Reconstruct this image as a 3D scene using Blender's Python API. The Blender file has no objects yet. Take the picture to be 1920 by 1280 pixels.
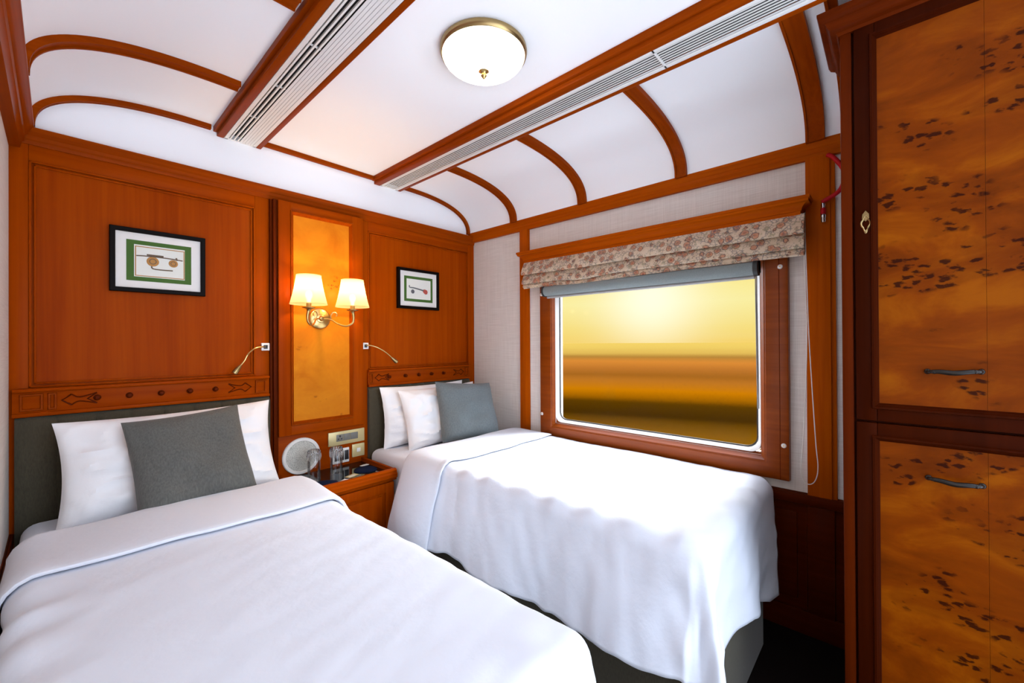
import bpy, bmesh, math, random
from mathutils import Vector, Matrix, noise
R = math.radians
sc = bpy.context.scene
COL = sc.collection
random.seed(7)

# ---------------------------------------------------------------- camera
cd = bpy.data.cameras.new('camera')
cd.sensor_width = 36.0
cd.lens = 36.0 * 780.5 / 1920.0
cd.clip_start = 0.02
cd.clip_end = 3000
cam = bpy.data.objects.new('camera', cd)
COL.objects.link(cam)
yaw, pit, rol = R(42.466), R(0.214), R(-0.305)
F = Vector((math.cos(yaw) * math.cos(pit), math.sin(yaw) * math.cos(pit), math.sin(pit)))
Rt = Vector((math.sin(yaw), -math.cos(yaw), 0))
U = Rt.cross(F)
R2 = Rt * math.cos(rol) + U * math.sin(rol)
U2 = U * math.cos(rol) - Rt * math.sin(rol)
m = Matrix((R2, U2, -F)).transposed().to_4x4()
m.translation = (0, -2.4, 1.25)
cam.matrix_world = m
sc.camera = cam

# ---------------------------------------------------------------- colour management
sc.view_settings.view_transform = 'Standard'
sc.view_settings.look = 'None'
sc.view_settings.exposure = 0.0
sc.view_settings.gamma = 1.0
sc.view_settings.use_curve_mapping = False
sc.cycles.use_denoising = True
sc.cycles.max_bounces = 12
sc.cycles.diffuse_bounces = 6
sc.cycles.transparent_max_bounces = 16
sc.cycles.sample_clamp_indirect = 6.0

# ---------------------------------------------------------------- node helper
class NT:
    def __init__(s, tree):
        s.t = tree
    def n(s, typ, **kw):
        nd = s.t.nodes.new(typ)
        for k, v in kw.items():
            if k == 'ins':
                for kk, vv in v.items():
                    nd.inputs[kk].default_value = vv
            else:
                setattr(nd, k, v)
        return nd
    def l(s, a, b):
        s.t.links.new(a, b)
    def math(s, op, a, b=None, c=None):
        nd = s.n('ShaderNodeMath', operation=op)
        for i, v in enumerate((a, b, c)):
            if v is None:
                continue
            if isinstance(v, (int, float)):
                nd.inputs[i].default_value = v
            else:
                s.l(v, nd.inputs[i])
        return nd.outputs[0]
    def ramp(s, fac, stops, interp='LINEAR'):
        nd = s.n('ShaderNodeValToRGB')
        cr = nd.color_ramp
        cr.interpolation = interp
        while len(cr.elements) < len(stops):
            cr.elements.new(0.5)
        for e, (p, c) in zip(cr.elements, stops):
            e.position = p
            e.color = (*c, 1) if len(c) == 3 else c
        s.l(fac, nd.inputs[0])
        return nd.outputs[0]
    def mix(s, fac, a, b, typ='MIX'):
        nd = s.n('ShaderNodeMix', data_type='RGBA', blend_type=typ)
        for sock, v in ((nd.inputs[0], fac), (nd.inputs[6], a), (nd.inputs[7], b)):
            if isinstance(v, (int, float)):
                sock.default_value = v
            elif isinstance(v, tuple):
                sock.default_value = (*v, 1) if len(v) == 3 else v
            else:
                s.l(v, sock)
        return nd.outputs[2]
    def coords(s, scale=(1, 1, 1), rot=(0, 0, 0), kind='Object'):
        tc = s.n('ShaderNodeTexCoord')
        mp = s.n('ShaderNodeMapping')
        mp.inputs['Scale'].default_value = scale
        mp.inputs['Rotation'].default_value = rot
        s.l(tc.outputs[kind], mp.inputs[0])
        return mp.outputs[0]
    def noise(s, vec, scale=5, detail=4, rough=0.55, dist=0.0):
        nd = s.n('ShaderNodeTexNoise')
        nd.inputs['Scale'].default_value = scale
        nd.inputs['Detail'].default_value = detail
        nd.inputs['Roughness'].default_value = rough
        nd.inputs['Distortion'].default_value = dist
        s.l(vec, nd.inputs['Vector'])
        return nd.outputs['Fac']

# ---------------------------------------------------------------- world: sunset over the fields on the window side, strong cool fill sky added unseen opposite
SKY_COOL = 6.8
w = bpy.data.worlds.new('sky')
sc.world = w
w.use_nodes = True
w.node_tree.nodes.clear()
g = NT(w.node_tree)
tc = g.n('ShaderNodeTexCoord')
nv = tc.outputs['Generated']
sep = g.n('ShaderNodeSeparateXYZ')
g.l(nv, sep.inputs[0])
elev = sep.outputs['Z']
# warm sky by height above the horizon
warm = g.ramp(elev, [(0.0, (0.96, 0.68, 0.16)), (0.03, (0.97, 0.76, 0.22)), (0.09, (1.0, 0.90, 0.38)), (0.16, (1.0, 0.82, 0.24)), (0.35, (0.85, 0.55, 0.12)), (1.0, (0.62, 0.60, 0.62))])
gl = g.n('ShaderNodeVectorMath', operation='DOT_PRODUCT')
g.l(nv, gl.inputs[0])
gd = Vector((0.955, 0.425, 0.105)).normalized()
gl.inputs[1].default_value = gd
glow = g.math('POWER', g.math('MAXIMUM', gl.outputs['Value'], 0.0), 190.0)
mpv = g.n('ShaderNodeMapping')
mpv.inputs['Scale'].default_value = (1.6, 1.6, 34)
g.l(nv, mpv.inputs[0])
streak = g.noise(mpv.outputs[0], 1.6, 3, 0.5)
warm = g.mix(g.math('MULTIPLY', g.math('SUBTRACT', streak, 0.40), 0.40), warm, (0.95, 0.80, 0.36))
warm = g.mix(glow, warm, (1.12, 1.08, 0.82))
side = g.math('MULTIPLY_ADD', sep.outputs['X'], 3.2, -1.2)
sidec = g.n('ShaderNodeClamp')
g.l(side, sidec.inputs[0])
# the cool fill is dimmed away from the sunset side to shade the far duvet
dim = g.ramp(g.math('MULTIPLY_ADD', sep.outputs['X'], 0.5, 0.5), [(0.0, (0.20 * 0.70, 0.20 * 0.82, 0.20)), (0.30, (0.45 * 0.70, 0.45 * 0.82, 0.45)), (0.56, (0.73, 0.84, 1.0)), (1.0, (0.73, 0.84, 1.0))])
cool = g.mix(1.0, dim, (SKY_COOL, SKY_COOL, SKY_COOL), 'MULTIPLY')
skyc = g.mix(sidec.outputs[0], cool, warm)
bg = g.n('ShaderNodeBackground')
g.l(skyc, bg.inputs['Color'])
bg.inputs['Strength'].default_value = 1.0
wo = g.n('ShaderNodeOutputWorld')
g.l(bg.outputs[0], wo.inputs[0])

# ---------------------------------------------------------------- daylight through the window
sd = bpy.data.lights.new('sun', 'SUN')
sd.energy = 18.0
sd.angle = R(40)
sd.color = (0.86, 0.94, 1.0)
sun = bpy.data.objects.new('sun', sd)
COL.objects.link(sun)
sun.rotation_euler = Vector((0.72, -0.18, 0.65)).to_track_quat('Z', 'Y').to_euler()
CEIL_LAMP_W = 12.5
SCONCE_W = 4.5

# ---------------------------------------------------------------- materials
MATS = {}
def newmat(name):
    mt = bpy.data.materials.new(name)
    mt.use_nodes = True
    mt.node_tree.nodes.clear()
    MATS[name] = mt
    q = NT(mt.node_tree)
    out = q.n('ShaderNodeOutputMaterial')
    return mt, q, out
def bsdf(q, out, col=None, rough=0.5, **kw):
    b = q.n('ShaderNodeBsdfPrincipled')
    if col is not None:
        if isinstance(col, tuple):
            b.inputs['Base Color'].default_value = (*col, 1)
        else:
            q.l(col, b.inputs['Base Color'])
    b.inputs['Roughness'].default_value = rough
    for k, v in kw.items():
        b.inputs[k.replace('_', ' ')].default_value = v
    q.l(b.outputs[0], out.inputs[0])
    return b
def plain(name, col, rough=0.5, **kw):
    mt, q, out = newmat(name)
    bsdf(q, out, col, rough, **kw)
    return mt
def bump(q, b, h, strength=0.2, dist=0.002):
    bp = q.n('ShaderNodeBump')
    bp.inputs['Strength'].default_value = strength
    bp.inputs['Distance'].default_value = dist
    q.l(h, bp.inputs['Height'])
    q.l(bp.outputs[0], b.inputs['Normal'])
def wood(name, lo, hi, axis='z', rough=0.32, fine=46, coat=0.0):
    mt, q, out = newmat(name)
    sl = {'x': (1.3, fine, fine), 'y': (fine, 1.3, fine), 'z': (fine, fine, 1.3)}[axis]
    v = q.coords(sl)
    a = q.noise(v, 1.0, 5, 0.6, 0.4)
    sl2 = tuple(t * 0.16 for t in sl)
    b2 = q.noise(q.coords(sl2), 1.0, 3, 0.5, 0.6)
    f = q.math('ADD', q.math('MULTIPLY', a, 0.55), q.math('MULTIPLY', b2, 0.45))
    c = q.ramp(f, [(0.32, lo), (0.66, hi)])
    b = bsdf(q, out, c, rough)
    b.inputs['Coat Weight'].default_value = coat
    b.inputs['Coat Roughness'].default_value = 0.18
    b.inputs['Specular IOR Level'].default_value = 0.02
    return mt
PAN_LO, PAN_HI = (0.235, 0.0275, 0.0002), (0.345, 0.0535, 0.0004)
TRM_LO, TRM_HI = (0.20, 0.0265, 0.0006), (0.31, 0.050, 0.0010)
DRK_LO, DRK_HI = (0.075, 0.009, 0.0008), (0.12, 0.016, 0.0012)
WRD_LO, WRD_HI = (0.028, 0.0034, 0.0005), (0.046, 0.006, 0.0008)
for ax in 'xyz':
    wood('panel_wood_' + ax, PAN_LO, PAN_HI, ax)
    wood('trim_wood_' + ax, TRM_LO, TRM_HI, ax)
    wood('dark_wood_' + ax, DRK_LO, DRK_HI, ax)
for ax in 'yz':
    wood('window_wood_' + ax, (0.32, 0.050, 0.0008), (0.46, 0.088, 0.0014), ax)
wood('frame_wood', (0.19, 0.032, 0.0015), (0.28, 0.054, 0.003), 'y')
MATS['frame_wood'].node_tree.nodes['Principled BSDF'].inputs['Specular IOR Level'].default_value = 0.22
wood('dado_wood', (0.050, 0.006, 0.0006), (0.080, 0.010, 0.0009), 'y')
wood('mahogany_z', WRD_LO, WRD_HI, 'z')

def burl(name, lo, mid, hi, spot, dens, stretch=(1, 1, 1), seam=None):
    mt, q, out = newmat(name)
    v = q.coords(stretch)
    a = q.noise(v, 5.0, 6, 0.6, 0.7)
    c = q.ramp(a, [(0.30, lo), (0.50, mid), (0.68, hi)])
    # fine ripple across the veneer
    rp = q.noise(q.coords((14, 14, 90)), 1.0, 2, 0.5, 0.3)
    c = q.mix(q.math('MULTIPLY', rp, 0.22), c, hi)
    # clusters of dark eyes
    vo = q.n('ShaderNodeTexVoronoi')
    vo.inputs['Scale'].default_value = 1.0
    vo.inputs['Randomness'].default_value = 1.0
    vs = q.coords((36, 30, 56), (0.30, 0.0, 0))
    wn = q.n('ShaderNodeTexNoise', noise_dimensions='3D')
    wn.inputs['Scale'].default_value = 1.7
    wn.inputs['Detail'].default_value = 3
    q.l(vs, wn.inputs['Vector'])
    va = q.n('ShaderNodeVectorMath', operation='MULTIPLY_ADD')
    q.l(wn.outputs['Color'], va.inputs[0])
    va.inputs[1].default_value = (1.1, 1.1, 1.1)
    q.l(vs, va.inputs[2])
    q.l(va.outputs[0], vo.inputs['Vector'])
    cl = q.noise(q.coords((4.4, 4.0, 8.0)), 1.0, 2, 0.5, 0.3)
    clm = q.ramp(cl, [(dens, (0, 0, 0)), (dens + 0.05, (1, 1, 1))])
    sp = q.ramp(vo.outputs['Distance'], [(0.26, (1, 1, 1)), (0.42, (0, 0, 0))])
    fac = q.math('MULTIPLY', clm, sp)
    c = q.mix(q.math('MULTIPLY', clm, 0.30), c, lo)
    c = q.mix(q.math('MULTIPLY', fac, 0.88), c, spot)
    b = bsdf(q, out, c, 0.36, Specular_IOR_Level=0.05)
    b.inputs['Coat Weight'].default_value = 0.0
    b.inputs['Coat Roughness'].default_value = 0.2
    return mt
burl('burl_wood_pale', (0.46, 0.12, 0.004), (0.56, 0.17, 0.007), (0.64, 0.22, 0.010), (0.18, 0.04, 0.004), 0.61)
burl('burl_wood_dark', (0.105, 0.0155, 0.0004), (0.195, 0.032, 0.0005), (0.30, 0.070, 0.0009), (0.020, 0.0025, 0.001), 0.53, (1, 0.75, 1.7))

mt, q, out = newmat('linen_wallpaper')
h1 = q.noise(q.coords((6, 6, 420)), 1.0, 2, 0.6)
h2 = q.noise(q.coords((260, 260, 5)), 1.0, 2, 0.6)
hh = q.math('ADD', q.math('MULTIPLY', h1, 0.6), q.math('MULTIPLY', h2, 0.4))
b = bsdf(q, out, q.ramp(hh, [(0.35, (0.63, 0.57, 0.52)), (0.65, (0.77, 0.72, 0.67))]), 0.85)
bump(q, b, hh, 0.25, 0.001)

mt, q, out = newmat('white_plaster')
b = bsdf(q, out, (0.925, 0.935, 0.96), 0.6)

mt, q, out = newmat('white_cotton')
v = q.coords((1, 1, 1))
n1 = q.noise(v, 9, 4, 0.5, 0.4)
n2 = q.noise(v, 38, 3, 0.5, 0.2)
b = bsdf(q, out, (0.685, 0.705, 0.775), 0.85)
b.inputs['Sheen Weight'].default_value = 0.1
bump(q, b, q.math('ADD', n1, q.math('MULTIPLY', n2, 0.3)), 0.22, 0.012)
mt, q, out = newmat('pillow_cotton')
v = q.coords((1, 1, 1))
n1 = q.noise(v, 12, 4, 0.5, 0.6)
b = bsdf(q, out, (0.86, 0.845, 0.85), 0.85)
bump(q, b, n1, 0.2, 0.012)
def fabric(name, lo, hi, sc_=(260, 260, 60), rough=0.9):
    mt, q, out = newmat(name)
    a = q.noise(q.coords(sc_), 1.0, 3, 0.6)
    b = bsdf(q, out, q.ramp(a, [(0.3, lo), (0.7, hi)]), rough)
    b.inputs['Sheen Weight'].default_value = 0.15
    bump(q, b, a, 0.3, 0.001)
fabric('olive_upholstery', (0.034, 0.026, 0.012), (0.055, 0.044, 0.023))
fabric('grey_cushion_cloth', (0.070, 0.070, 0.063), (0.118, 0.116, 0.104), (240, 240, 50))
fabric('lit_grey_cushion_cloth', (0.105, 0.125, 0.130), (0.160, 0.185, 0.190), (240, 240, 50))  # same grey cloth, lightened and blued to paint in the window light
fabric('grey_blind_cloth', (0.16, 0.19, 0.19), (0.22, 0.25, 0.25), (300, 300, 300))

mt, q, out = newmat('floral_cotton')
v = q.coords((1, 1, 1))
vo = q.n('ShaderNodeTexVoronoi')
vo.inputs['Scale'].default_value = 25
q.l(v, vo.inputs['Vector'])
petal = q.ramp(q.math('MULTIPLY_ADD', q.noise(v, 70, 2, 0.5, 0.5), 0.35, q.math('SUBTRACT', vo.outputs['Distance'], 0.17)), [(0.0, (0.22, 0.055, 0.03)), (0.14, (0.42, 0.16, 0.085)), (0.32, (0.55, 0.27, 0.16)), (0.39, (0.12, 0.06, 0.045)), (0.45, (0.58, 0.44, 0.31)), (1.0, (0.64, 0.52, 0.39))], 'LINEAR')
vo2 = q.n('ShaderNodeTexVoronoi', feature='DISTANCE_TO_EDGE')
vo2.inputs['Scale'].default_value = 62
q.l(q.coords((1, 1, 1.3), (0.5, 0.2, 0.1)), vo2.inputs['Vector'])
vein = q.ramp(vo2.outputs['Distance'], [(0.05, (1, 1, 1)), (0.12, (0, 0, 0))])
msk = q.ramp(q.noise(v, 26, 2, 0.5, 0.5), [(0.42, (0, 0, 0)), (0.52, (1, 1, 1))])
c = q.mix(q.math('MULTIPLY', q.math('MULTIPLY', vein, msk), 0.7), petal, (0.13, 0.12, 0.13))
leaf = q.ramp(q.noise(v, 55, 2, 0.5, 0.8), [(0.58, (0, 0, 0)), (0.62, (1, 1, 1))])
c = q.mix(q.math('MULTIPLY', leaf, 0.6), c, (0.25, 0.22, 0.13))
bsdf(q, out, c, 0.85)

plain('brass', (0.62, 0.42, 0.16), 0.28, Metallic=1.0)
plain('antique_brass', (0.36, 0.25, 0.11), 0.32, Metallic=1.0)
plain('chrome', (0.7, 0.7, 0.7), 0.2, Metallic=1.0)
plain('black_iron', (0.016, 0.011, 0.008), 0.25, Specular_IOR_Level=0.3)
plain('vent_white', (0.80, 0.79, 0.77), 0.4)
plain('vent_grey', (0.42, 0.41, 0.39), 0.45)
plain('dark_void', (0.012, 0.010, 0.010), 0.9)
plain('black_lacquer', (0.005, 0.003, 0.0025), 0.45, Specular_IOR_Level=0.05)
plain('black_glass', (0.008, 0.007, 0.007), 0.04)
plain('paper_white', (0.78, 0.74, 0.70), 0.8)
plain('green_board', (0.045, 0.115, 0.012), 0.8)
plain('paper_cream', (0.72, 0.72, 0.66), 0.8)
plain('ink_ochre', (0.42, 0.20, 0.05), 0.8)
plain('ink_brown', (0.14, 0.09, 0.055), 0.8)
plain('ink_red', (0.40, 0.07, 0.05), 0.8)
plain('ink_grey', (0.10, 0.10, 0.11), 0.8)
plain('navy_cloth', (0.005, 0.010, 0.032), 0.9, Specular_IOR_Level=0.1)
plain('gold_plate', (0.62, 0.50, 0.24), 0.35, Metallic=0.25)
plain('module_grey', (0.17, 0.16, 0.14), 0.4)
plain('module_black', (0.02, 0.018, 0.018), 0.3)
plain('module_white', (0.75, 0.73, 0.68), 0.4)
plain('speaker_white', (0.78, 0.74, 0.69), 0.45)
plain('red_plastic', (0.42, 0.006, 0.010), 0.5, Specular_IOR_Level=0.15)
plain('rim_white', (0.80, 0.77, 0.74), 0.35)
plain('rubber_black', (0.02, 0.02, 0.02), 0.6)
plain('cord_white', (0.75, 0.70, 0.63), 0.5)
plain('cord_grey', (0.35, 0.34, 0.33), 0.5)
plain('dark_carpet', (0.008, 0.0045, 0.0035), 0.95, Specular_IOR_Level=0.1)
plain('bulb_glass', (1, 0.9, 0.7), 0.4, Emission_Color=(1, 0.72, 0.4, 1), Emission_Strength=6.0)

mt, q, out = newmat('speaker_mesh')
vo = q.n('ShaderNodeTexVoronoi')
vo.inputs['Scale'].default_value = 260
q.l(q.coords(), vo.inputs['Vector'])
bsdf(q, out, q.ramp(vo.outputs['Distance'], [(0.25, (0.25, 0.24, 0.21)), (0.5, (0.56, 0.54, 0.48))]), 0.6)

def frosted(name, col, transp, glowc=None):
    mt, q, out = newmat(name)
    tr = q.n('ShaderNodeBsdfTransparent')
    tl = q.n('ShaderNodeBsdfTranslucent')
    tl.inputs[0].default_value = (*col, 1)
    df = q.n('ShaderNodeBsdfDiffuse')
    df.inputs[0].default_value = (*col, 1)
    m1 = q.n('ShaderNodeMixShader')
    m1.inputs[0].default_value = 0.4
    q.l(tl.outputs[0], m1.inputs[1])
    q.l(df.outputs[0], m1.inputs[2])
    m2 = q.n('ShaderNodeMixShader')
    m2.inputs[0].default_value = transp
    q.l(m1.outputs[0], m2.inputs[1])
    q.l(tr.outputs[0], m2.inputs[2])
    last = m2
    if glowc:
        em = q.n('ShaderNodeEmission')
        em.inputs[0].default_value = (*glowc, 1)
        em.inputs[1].default_value = 1.0
        ad = q.n('ShaderNodeAddShader')
        q.l(m2.outputs[0], ad.inputs[0])
        q.l(em.outputs[0], ad.inputs[1])
        last = ad
    q.l(last.outputs[0], out.inputs[0])
frosted('lamp_glass', (0.50, 0.45, 0.37), 0.24, (0.16, 0.12, 0.075))
frosted('shade_cloth', (0.52, 0.42, 0.25), 0.20, (0.20, 0.155, 0.07))

def glassy(name, tint, refl):
    mt, q, out = newmat(name)
    tr = q.n('ShaderNodeBsdfTransparent')
    tr.inputs[0].default_value = (*tint, 1)
    gs = q.n('ShaderNodeBsdfGlossy')
    gs.inputs['Roughness'].default_value = 0.03
    lw = q.n('ShaderNodeLayerWeight')
    lw.inputs['Blend'].default_value = 0.35
    mx = q.n('ShaderNodeMixShader')
    q.l(q.math('MULTIPLY_ADD', lw.outputs['Fresnel'], refl, refl * 0.03), mx.inputs[0])
    q.l(tr.outputs[0], mx.inputs[1])
    q.l(gs.outputs[0], mx.inputs[2])
    q.l(mx.outputs[0], out.inputs[0])
glassy('window_glass', (0.98, 0.98, 0.97), 0.015)
glassy('drinking_glass', (0.99, 0.99, 0.99), 0.55)
plain('cut_glass', (1, 1, 1), 0.06, Transmission_Weight=1.0, IOR=1.5)

# fields outside, laid in strips; D = distance across the strips
mt, q, out = newmat('hazed_field_crops')
tc = q.n('ShaderNodeTexCoord')
dt = q.n('ShaderNodeVectorMath', operation='DOT_PRODUCT')
q.l(tc.outputs['Object'], dt.inputs[0])
dt.inputs[1].default_value = (0.927, 0.374, 0)
ns = q.noise(q.coords((0.03, 0.03, 0.03)), 1.0, 2, 0.5)
dd = q.math('MULTIPLY', dt.outputs['Value'], q.math('MULTIPLY_ADD', ns, 0.16, 0.92))
lg = q.math('DIVIDE', q.math('LOGARITHM', dd, 10.0), 3.0)   # log10 distance / 3
def LD(dist):
    return math.log10(dist) / 3.0
crop_haze = q.ramp(lg, [(LD(8), (0.0546, 0.0207, 0.00035)), (LD(10.8), (0.0452, 0.0170, 0.00035)), (LD(12.4), (0.0265, 0.0096, 0.00007)), (LD(13.4), (0.0105, 0.0038, 0.00007)),
                   (LD(16.4), (0.0187, 0.0068, 0.00007)), (LD(18.0), (0.0624, 0.0192, 0.00007)), (LD(21), (0.1076, 0.0326, 0.00007)), (LD(26.6), (0.0881, 0.0274, 0.00245)), (LD(31), (0.0671, 0.0211, 0.00196)),
                   (LD(40), (0.0920, 0.0289, 0.00371)), (LD(54), (0.1232, 0.0407, 0.00525)), (LD(72), (0.0819, 0.0370, 0.00595)), (LD(100), (0.1326, 0.0777, 0.01400)), (LD(200), (0.1482, 0.0947, 0.01820)), (LD(700), (0.1560, 0.0999, 0.01960))])  # farthest strips yellowed towards the sky: horizon haze put into the colour
bsdf(q, out, crop_haze, 1.0, Specular_IOR_Level=0.0)

# ---------------------------------------------------------------- mesh builder
class MB:
    def __init__(s):
        s.b = bmesh.new()
    def box(s, x0, x1, y0, y1, z0, z1, bev=0.0, seg=2):
        x0, x1 = sorted((x0, x1)); y0, y1 = sorted((y0, y1)); z0, z1 = sorted((z0, z1))
        t = bmesh.new()
        bmesh.ops.create_cube(t, size=1.0)
        for v in t.verts:
            v.co = Vector(((x0 + x1) / 2 + v.co.x * (x1 - x0), (y0 + y1) / 2 + v.co.y * (y1 - y0), (z0 + z1) / 2 + v.co.z * (z1 - z0)))
        if bev > 0:
            bmesh.ops.bevel(t, geom=list(t.edges), offset=bev, segments=seg, profile=0.5, affect='EDGES')
        s.join(t)
        return s
    def join(s, t):
        mp = {}
        for v in t.verts:
            mp[v] = s.b.verts.new(v.co)
        for f in t.faces:
            try:
                nf = s.b.faces.new([mp[v] for v in f.verts])
                nf.material_index = f.material_index
            except ValueError:
                pass
        t.free()
        return s
    def prism(s, pts, axis, a, b, mi=0):
        """closed polygon of 2D points swept along an axis: x -> (y,z), y -> (x,z), z -> (x,y)"""
        def P(p, t):
            return {'x': (t, p[0], p[1]), 'y': (p[0], t, p[1]), 'z': (p[0], p[1], t)}[axis]
        A = [s.b.verts.new(P(p, a)) for p in pts]
        B = [s.b.verts.new(P(p, b)) for p in pts]
        n = len(pts)
        fs = [s.b.faces.new([A[i], A[(i + 1) % n], B[(i + 1) % n], B[i]]) for i in range(n)]
        fs.append(s.b.faces.new(A[::-1])); fs.append(s.b.faces.new(B))
        for f in fs:
            f.material_index = mi
        return s
    def lathe(s, prof, c, axis='z', seg=32, mi=0):
        """profile of (radius, height) revolved about an axis through c"""
        rings = []
        for r, h in prof:
            if r < 1e-6:
                rings.append([s.b.verts.new(s._ax(c, axis, 0, 0, h))])
            else:
                rings.append([s.b.verts.new(s._ax(c, axis, r * math.cos(2 * math.pi * k / seg), r * math.sin(2 * math.pi * k / seg), h)) for k in range(seg)])
        for A, B in zip(rings, rings[1:]):
            for k in range(seg):
                a0, a1 = A[k % len(A)], A[(k + 1) % len(A)]
                b0, b1 = B[k % len(B)], B[(k + 1) % len(B)]
                vs = []
                for v in (a0, a1, b1, b0):
                    if v not in vs:
                        vs.append(v)
                if len(vs) > 2:
                    f = s.b.faces.new(vs)
                    f.material_index = mi
        return s
    def _ax(s, c, axis, u, v, h):
        if axis == 'z':
            return (c[0] + u, c[1] + v, c[2] + h)
        if axis == 'y':
            return (c[0] + u, c[1] + h, c[2] + v)
        return (c[0] + h, c[1] + u, c[2] + v)
    def tube(s, pts, r, seg=10, caps=True, smooth=4, mi=0):
        P = [Vector(p) for p in pts]
        if smooth > 1 and len(P) > 2:
            Q = []
            for i in range(len(P) - 1):
                p0, p1, p2, p3 = P[max(i - 1, 0)], P[i], P[i + 1], P[min(i + 2, len(P) - 1)]
                for k in range(smooth):
                    t = k / smooth
                    Q.append(0.5 * ((2 * p1) + (p2 - p0) * t + (2 * p0 - 5 * p1 + 4 * p2 - p3) * t * t + (3 * p1 - p0 - 3 * p2 + p3) * t ** 3))
            Q.append(P[-1])
            P = Q
        rad = r if callable(r) else (lambda t: r)
        rings = []
        up = Vector((0.13, 0.21, 0.97))
        for i, p in enumerate(P):
            d = (P[min(i + 1, len(P) - 1)] - P[max(i - 1, 0)]).normalized()
            a = d.cross(up)
            if a.length < 1e-3:
                a = d.cross(Vector((1, 0, 0)))
            a.normalize()
            b = d.cross(a).normalized()
            up = b.cross(d) if False else up
            rr = rad(i / (len(P) - 1))
            rings.append([s.b.verts.new(p + a * (rr * math.cos(2 * math.pi * k / seg)) + b * (rr * math.sin(2 * math.pi * k / seg))) for k in range(seg)])
        for A, B in zip(rings, rings[1:]):
            for k in range(seg):
                f = s.b.faces.new([A[k], A[(k + 1) % seg], B[(k + 1) % seg], B[k]])
                f.material_index = mi
        if caps:
            s.b.faces.new(rings[0][::-1]).material_index = mi
            s.b.faces.new(rings[-1]).material_index = mi
        return s
    def rings(s, R_, close=True, caps=True, mi=0):
        V = [[s.b.verts.new(p) for p in r] for r in R_]
        n = len(V[0])
        for A, B in zip(V, V[1:]):
            for k in range(n if close else n - 1):
                s.b.faces.new([A[k], A[(k + 1) % n], B[(k + 1) % n], B[k]]).material_index = mi
        if caps:
            s.b.faces.new(V[0][::-1]).material_index = mi
            s.b.faces.new(V[-1]).material_index = mi
        return s
    def sphere(s, c, r, sx=1, sy=1, sz=1, seg=14, mi=0):
        t = bmesh.new()
        bmesh.ops.create_uvsphere(t, u_segments=seg, v_segments=seg // 2 + 1, radius=r)
        for v in t.verts:
            v.co = Vector((c[0] + v.co.x * sx, c[1] + v.co.y * sy, c[2] + v.co.z * sz))
        for f in t.faces:
            f.material_index = mi
        return s.join(t)

def wloc(o):
    p = Vector((0, 0, 0))
    while o is not None:
        p += o.location
        o = o.parent
    return p
def link_mesh(name, b, mats, parent=None, smooth=True, origin=None):
    bmesh.ops.recalc_face_normals(b, faces=list(b.faces))
    if parent is not None:
        off = wloc(parent)
        loc = Vector((0, 0, 0))
    else:
        if origin is None:
            xs = [v.co for v in b.verts]
            origin = Vector(((min(v.x for v in xs) + max(v.x for v in xs)) / 2, (min(v.y for v in xs) + max(v.y for v in xs)) / 2, min(v.z for v in xs)))
        off = Vector(origin)
        loc = off
    for v in b.verts:
        v.co -= off
    me = bpy.data.meshes.new(name)
    b.to_mesh(me)
    b.free()
    for mname in (mats if isinstance(mats, (list, tuple)) else [mats]):
        me.materials.append(MATS[mname])
    if smooth:
        for p in me.polygons:
            p.use_smooth = True
        me.set_sharp_from_angle(angle=R(38))
    o = bpy.data.objects.new(name, me)
    COL.objects.link(o)
    o.location = loc
    if parent is not None:
        o.parent = parent
    return o
def tag(o, label=None, cat=None, group=None, kind=None):
    if label: o['label'] = label
    if cat: o['category'] = cat
    if group: o['group'] = group
    if kind: o['kind'] = kind
    return o
def thing(name, loc, label, cat, group=None):
    o = bpy.data.objects.new(name, None)
    COL.objects.link(o)
    o.location = loc
    o.empty_display_size = 0.05
    return tag(o, label, cat, group)
def part(name, mb, mats, parent, label=None, smooth=True):
    o = link_mesh(name, mb.b, mats, parent, smooth)
    if label: o['label'] = label
    return o
def struct(name, mb, mats, label, cat, smooth=True, origin=None):
    return tag(link_mesh(name, mb.b, mats, None, smooth, origin), label, cat, None, 'structure')
def solo(name, mb, mats, label, cat, group=None, smooth=True):
    return tag(link_mesh(name, mb.b, mats, None, smooth), label, cat, group)
def dup(o, dloc, label=None, parent=None):
    c = o.copy()
    COL.objects.link(c)
    if parent is None:
        c.location = o.location + Vector(dloc)
    else:
        c.parent = parent
    if label: c['label'] = label
    for ch in o.children:
        dup(ch, None, None, c)
    return c

# ================================================================ THE SETTING
XL, XR, YF = -0.12, 2.175, -3.0
ZC = 2.295

struct('floor', MB().box(XL - 0.06, XR + 0.08, YF, 0.06, -0.05, 0.0), 'dark_carpet', 'dark floor in the narrow gap between and beyond the two beds', 'floor')

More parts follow.
